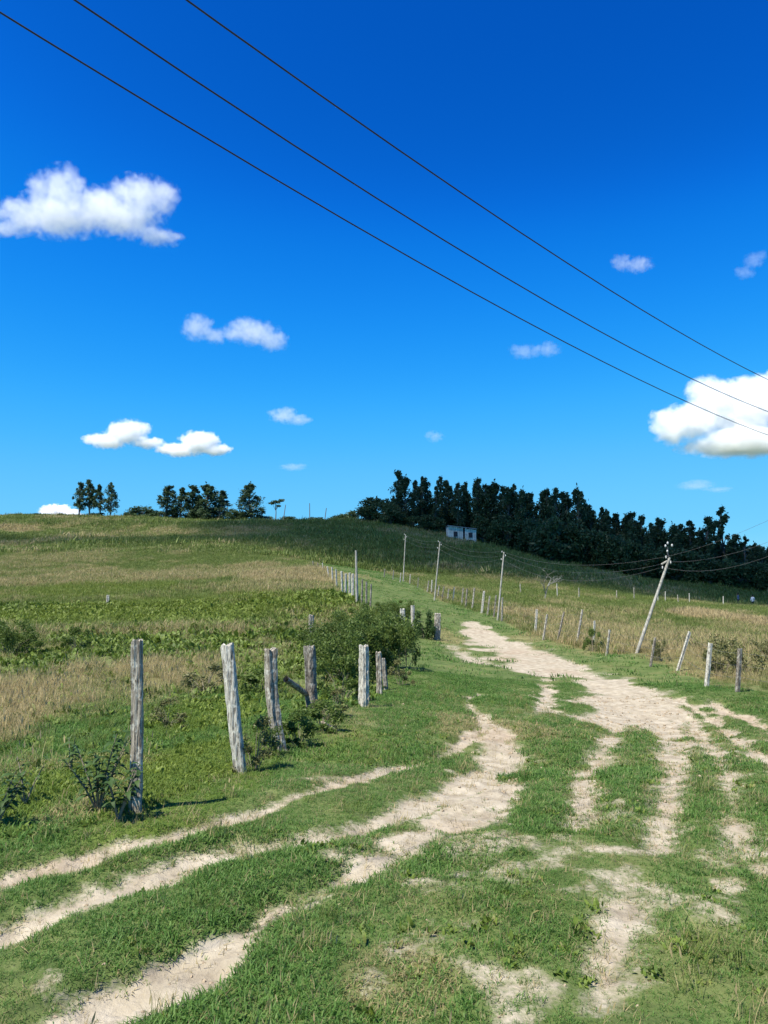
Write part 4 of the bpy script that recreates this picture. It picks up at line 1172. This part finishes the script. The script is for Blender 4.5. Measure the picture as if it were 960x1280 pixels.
def hut():
    d = 147; b = ground_at(576.5, d); b[2] = z_for(576, 678, d) + .35
    root = empty("hut", b); tag(root, "small whitewashed hut with dark openings in front of the hill grove", "hut")
    W, D = 5.5, 3.6
    xs = np.linspace(-W / 2, W / 2, 16)
    rng = np.random.default_rng(4)
    for i in range(15):                      # vertical boards, some lost: dark gaps behind
        if i == 8: continue
        h = 2.75 - .05 * i + rng.uniform(-.12, .12)
        bx("plank", root, M_WHITEWASH, xs[i] + .02, xs[i + 1] - .02, -D / 2 - rng.uniform(.06, .1), -D / 2, -1.0, h)
    for sx in (-1, 1):
        bx("wall", root, M_WHITEWASH, sx * W / 2 - .06, sx * W / 2 + .06, -D / 2 + .003, D / 2, -.6, 2.6 if sx < 0 else 2.0)
    bx("back_wall", root, M_WHITEWASH, -W / 2 + .063, W / 2 - .063, D / 2 - .15, D / 2 - .003, -.6, 2.3)
    bx("door", root, M_DARKGAP, xs[8] + .02, xs[9] - .02, -D / 2 + .01, -D / 2 + .06, -.6, 2.0)
    bx("window", root, M_DARKGAP, xs[11], xs[13], -D / 2 - .16, -D / 2 - .11, .5, 1.5)
    bx("window", root, M_DARKGAP, xs[3], xs[5], -D / 2 - .16, -D / 2 - .11, .7, 1.7)
    V, Fc = [], []
    z0, z1 = 2.72, 2.05
    i = 0
    V = [(-W / 2 - .15, -D / 2 - .4, z0 + .12), (W / 2 + .15, -D / 2 - .4, z1 + .12), (W / 2 + .15, D / 2 + .2, z1 - .15), (-W / 2 - .15, D / 2 + .2, z0 - .15)]
    V += [(x, y, z + .08) for x, y, z in V]
    Fc = [(0, 3, 2, 1), (4, 5, 6, 7), (0, 1, 5, 4), (1, 2, 6, 5), (2, 3, 7, 6), (3, 0, 4, 7)]
    link("roof", mesh_np("roof", V, Fc, M_TIN), root)
hut()
for (u, d, w, lab) in [(566, 145, 1.0, "low bush in front of the left half of the hut"), (588, 144.5, 1.3, "low dark bush hiding the right foot of the hut")]:
    b = ground_at(u, d); b[2] -= .3
    plant_tree("bush", ROUND[k % 5], b, 1.1, 6, lab, "bushes in front of the hut", "bush", w * 2.0); k += 1

# ------------------------------------------------------------------ two people far off in the right pasture
M_SKIN = mat_plain("skin", (.22, .13, .09), .6); M_CLOTH_N = mat_plain("navy_cloth", (.02, .025, .05), .9); M_CLOTH_B = mat_plain("blue_grey_cloth", (.12, .15, .22), .9)
M_CLOTH_W = mat_plain("white_cloth", (.75, .75, .74), .9, var=.08); M_HAIR = mat_plain("black_hair", (.02, .018, .016), .7)
def person(u, v, d, label, shirt, yaw, step):
    b = P(u, v, d); b[2] = gz(b[0], b[1])
    joints = {"pelvis": (0, 0, .93), "spine": (0, .01, 1.12), "chest": (0, .02, 1.34), "neck": (0, .02, 1.48), "head": (0, .01, 1.58), "crown": (0, .0, 1.70)}
    for s, sx in (("l", -1), ("r", 1)):
        k = step * sx
        joints.update({"hip" + s: (.09 * sx, 0, .90), "knee" + s: (.10 * sx, -.10 * k - .03, .50), "ankle" + s: (.10 * sx, -.16 * k + .04, .08), "toe" + s: (.11 * sx, -.16 * k - .12, .03),
                       "sho" + s: (.18 * sx, .02, 1.40), "elb" + s: (.23 * sx, .06 + .08 * k, 1.13), "wri" + s: (.24 * sx, -.02 + .14 * k, .90), "han" + s: (.24 * sx, -.05 + .16 * k, .80)})
    rads = {"pelvis": .13, "spine": .12, "chest": .14, "neck": .055, "head": .085, "crown": .07, "hip": .085, "knee": .058, "ankle": .042, "toe": .04, "sho": .06, "elb": .042, "wri": .03, "han": .032}
    names = list(joints); idx = {n: i for i, n in enumerate(names)}
    edges = [("pelvis", "spine"), ("spine", "chest"), ("chest", "neck"), ("neck", "head"), ("head", "crown")]
    for s in "lr": edges += [("pelvis", "hip" + s), ("hip" + s, "knee" + s), ("knee" + s, "ankle" + s), ("ankle" + s, "toe" + s), ("chest", "sho" + s), ("sho" + s, "elb" + s), ("elb" + s, "wri" + s), ("wri" + s, "han" + s)]
    me = bpy.data.meshes.new("skeleton"); me.from_pydata([joints[n] for n in names], [(idx[a], idx[c]) for a, c in edges], [])
    tmp = bpy.data.objects.new("skeleton", me); COL.objects.link(tmp)
    sk = tmp.modifiers.new("skin", 'SKIN')
    for n in names:
        r = rads.get(n) or rads[n[:-1]]
        me.skin_vertices[0].data[idx[n]].radius = (r, r)
    me.skin_vertices[0].data[idx["pelvis"]].use_root = True
    sub = tmp.modifiers.new("sub", 'SUBSURF'); sub.levels = 1; sub.render_levels = 1
    dg = bpy.context.evaluated_depsgraph_get()
    body = bpy.data.meshes.new_from_object(tmp.evaluated_get(dg))
    bpy.data.objects.remove(tmp)
    body.name = "person"
    body.materials.clear()
    for m in (M_SKIN, shirt, M_CLOTH_N): body.materials.append(m)
    for p in body.polygons:
        c = p.center; p.use_smooth = True
        hand = abs(c.x) > .2 and c.z < .88
        p.material_index = 0 if (c.z > 1.46 or hand) else (1 if c.z > .92 else 2)
    o = link("person", body, None, b); o.rotation_euler = (0, 0, yaw); tag(o, label, "person", "two people in the right pasture")
    V, Fc = [], []
    tube(V, Fc, [(0, .03, 1.58), (0, .03, 1.66), (0, .01, 1.73), (0, 0, 1.76)], [.09, .10, .075, .02], 10)
    link("hair", mesh_np("hair", V, Fc, M_HAIR, True), o)
person(923, 753, 100, "person in dark blue-grey clothes walking in the shaded pasture, left of the other", M_CLOTH_B, .6, .8)
person(941, 756, 96, "person in a white top and dark trousers at the right edge of the pasture", M_CLOTH_W, -1.0, .6)

# ------------------------------------------------------------------ clouds: bodies of mist with lumpy outlines
def cloud(name, label, lumps, dist, dens=1.0, seed=0, group="small white clouds in the blue sky", vox=56, depth=.8, xyz=False):
    """lumps: photo u, v, radius across, radius up (a sight line at a far distance), turned into real size there"""
    rng = np.random.default_rng(seed)
    bm = bmesh.new(); k = dist / F_PX
    cen = []
    for (u, v, ru, rv) in lumps:
        c = P(u, v, dist); cen.append((c, ru * k, rv * k))
    org = sum(c for c, _, _ in cen) / len(cen)
    ext = 0
    lum = []
    for c, rx, rz in cen:
        for j in range(1 + 3):
            if j == 0: cc, a, b_ = c - org, rx, rz
            else:
                al = rng.uniform(0, 2 * math.pi); sc_ = rng.uniform(.4, .62)
                cc = c - org + np.array([math.cos(al) * rx * .8, rng.uniform(-.4, .2) * rx * depth, abs(math.sin(al)) * rz * .75 - .1 * rz]); a, b_ = rx * sc_, rz * sc_ * 1.1
            lum.append((tuple(cc), (a, a * depth, b_)))
            bmesh.ops.create_icosphere(bm, subdivisions=3, radius=1.14, matrix=Matrix.Translation(Vector(cc)) @ Matrix.Diagonal((a, a * depth, b_, 1)))
    me = bpy.data.meshes.new("tmp"); bm.to_mesh(me); bm.free()
    tmp = bpy.data.objects.new("tmp", me); COL.objects.link(tmp)
    co = np.array([v.co for v in me.vertices]); size = (co.max(0) - co.min(0)).max()
    rm = tmp.modifiers.new("r", 'REMESH'); rm.mode = 'VOXEL'; rm.voxel_size = size / vox
    dg = bpy.context.evaluated_depsgraph_get()
    out = bpy.data.meshes.new_from_object(tmp.evaluated_get(dg)); bpy.data.objects.remove(tmp)
    out.materials.clear()
    rz_m = max(r for _, _, r in cen); rs_ = np.mean([r for _, _, r in cen])
    out.materials.append(mat_cloud(name, lum, dens * 9.0 / rz_m, 2.0 / rs_, 1.8))
    out.name = "cloud"
    o = link("cloud", out, None, org); tag(o, label, "cloud", group)
    return o
cloud("cloud_big_left", "largest white cloud, high in the left of the sky", [(76,238,30,34),(32,272,36,20),(72,270,58,26),(126,262,46,27),(176,244,40,25),(150,274,56,18),(207,256,17,17),(196,297,32,9),(8,286,26,9)], 2100, 0.17, 1)
cloud("cloud_two_lumps_left", "two-lobed white cloud below the largest one", [(245,410,20,18),(268,420,18,11),(318,416,34,16),(340,428,22,12)], 3200, 0.07, 2)
cloud("cloud_low_left", "low white cloud left of its twin above the skyline trees", [(162,540,25,17),(135,551,26,11),(184,554,19,8),(115,550,14,7)], 5000, 0.4, 3)
cloud("cloud_low_right", "low white cloud touching its twin on the right, above the skyline trees", [(246,554,24,16),(224,563,23,9),(270,563,18,8)], 5000, 0.5, 4)
cloud("cloud_small_mid", "small faint cloud right of the low pair", [(355,520,20,10),(372,525,15,8)], 4500, 0.045, 5)
cloud("cloud_faint_center", "tiny faint cloud above the grove", [(544,546,12,8)], 4700, 0.02, 6)
cloud("cloud_faint_wide", "faint cloud under the middle of the cables", [(655,440,18,10),(685,437,18,10)], 3400, 0.02, 7)
cloud("cloud_small_right", "small flat cloud high on the right", [(778,330,15,10),(798,331,20,11)], 2500, 0.03, 8)
cloud("cloud_faint_edge", "faint bluish puff at the right edge, high up", [(942,326,15,11),(930,341,13,9)], 2500, 0.018, 9)
cloud("cloud_big_right", "big bright cloud behind the cables at the right edge", [(890,505,38,30),(860,528,38,24),(925,520,45,38),(960,500,45,36),(1000,510,50,42),(840,540,24,18),(930,556,80,14),(895,495,20,16)], 4300, 0.7, 10)
cloud("cloud_horizon", "white cloud low behind the left skyline, beside the four slender trees", [(68,641,20,11),(88,645,18,8)], 9000, 0.8, 11)
cloud("cloud_streak_right", "thin pale streak of cloud above the right end of the grove", [(870,607,26,6),(898,612,18,4)], 5600, 0.01, 12)
cloud("cloud_streak_left", "thin faint streak of cloud below the small faint one", [(366,584,18,5)], 5600, 0.012, 13)

def cloud_bank():
    """the cumulus overhead whose shade lies on the hill"""
    rng = np.random.default_rng(77); bm = bmesh.new()
    alt = 700.0; off = SUN_VEC / SUN_VEC[2] * alt
    for (cx, cy_, rx, ry) in [(50, 122, 78, 52), (10, 118, 46, 36), (95, 125, 60, 60), (-40, 114, 42, 13), (-85, 116, 46, 11), (30, 150, 60, 42), (60, 165, 80, 45), (-15, 150, 30, 28)]:
        for j in range(16):
            a = rng.uniform(0, 6.28); q = math.sqrt(rng.uniform(0, .7))
            r = rng.uniform(.28, .5) * min(rx, ry)
            m = Matrix.Translation(Vector((cx + math.cos(a) * q * rx + off[0], cy_ + math.sin(a) * q * ry + off[1], alt + 12 + rng.uniform(-8, 14)))) @ Matrix.Diagonal((r * 1.1, r, r * .7, 1))
            bmesh.ops.create_icosphere(bm, subdivisions=2, radius=1, matrix=m)
        m = Matrix.Translation(Vector((cx + off[0], cy_ + off[1], alt + 12))) @ Matrix.Diagonal((rx * .8, ry * .8, 18 if ry > 15 else 5, 1))
        bmesh.ops.create_icosphere(bm, subdivisions=3, radius=1, matrix=m)
    me = bpy.data.meshes.new("tmp"); bm.to_mesh(me); bm.free()
    tmp = bpy.data.objects.new("tmp", me); COL.objects.link(tmp)
    rm = tmp.modifiers.new("r", 'REMESH'); rm.mode = 'VOXEL'; rm.voxel_size = 4.5
    dg = bpy.context.evaluated_depsgraph_get()
    out = bpy.data.meshes.new_from_object(tmp.evaluated_get(dg)); bpy.data.objects.remove(tmp)
    out.materials.clear()
    m, N, Lk, o_ = nmat("cloud_bank_mist")
    pv = N.new("ShaderNodeVolumePrincipled"); pv.inputs["Color"].default_value = (.97, .975, .985, 1); pv.inputs["Density"].default_value = .05
    Lk.new(pv.outputs[0], o_.inputs["Volume"]); out.materials.append(m); out.name = "cloud_bank"
    o = link("cloud_bank", out); tag(o, "high cloud whose shade falls on the hill", None, None, "stuff")
cloud_bank()
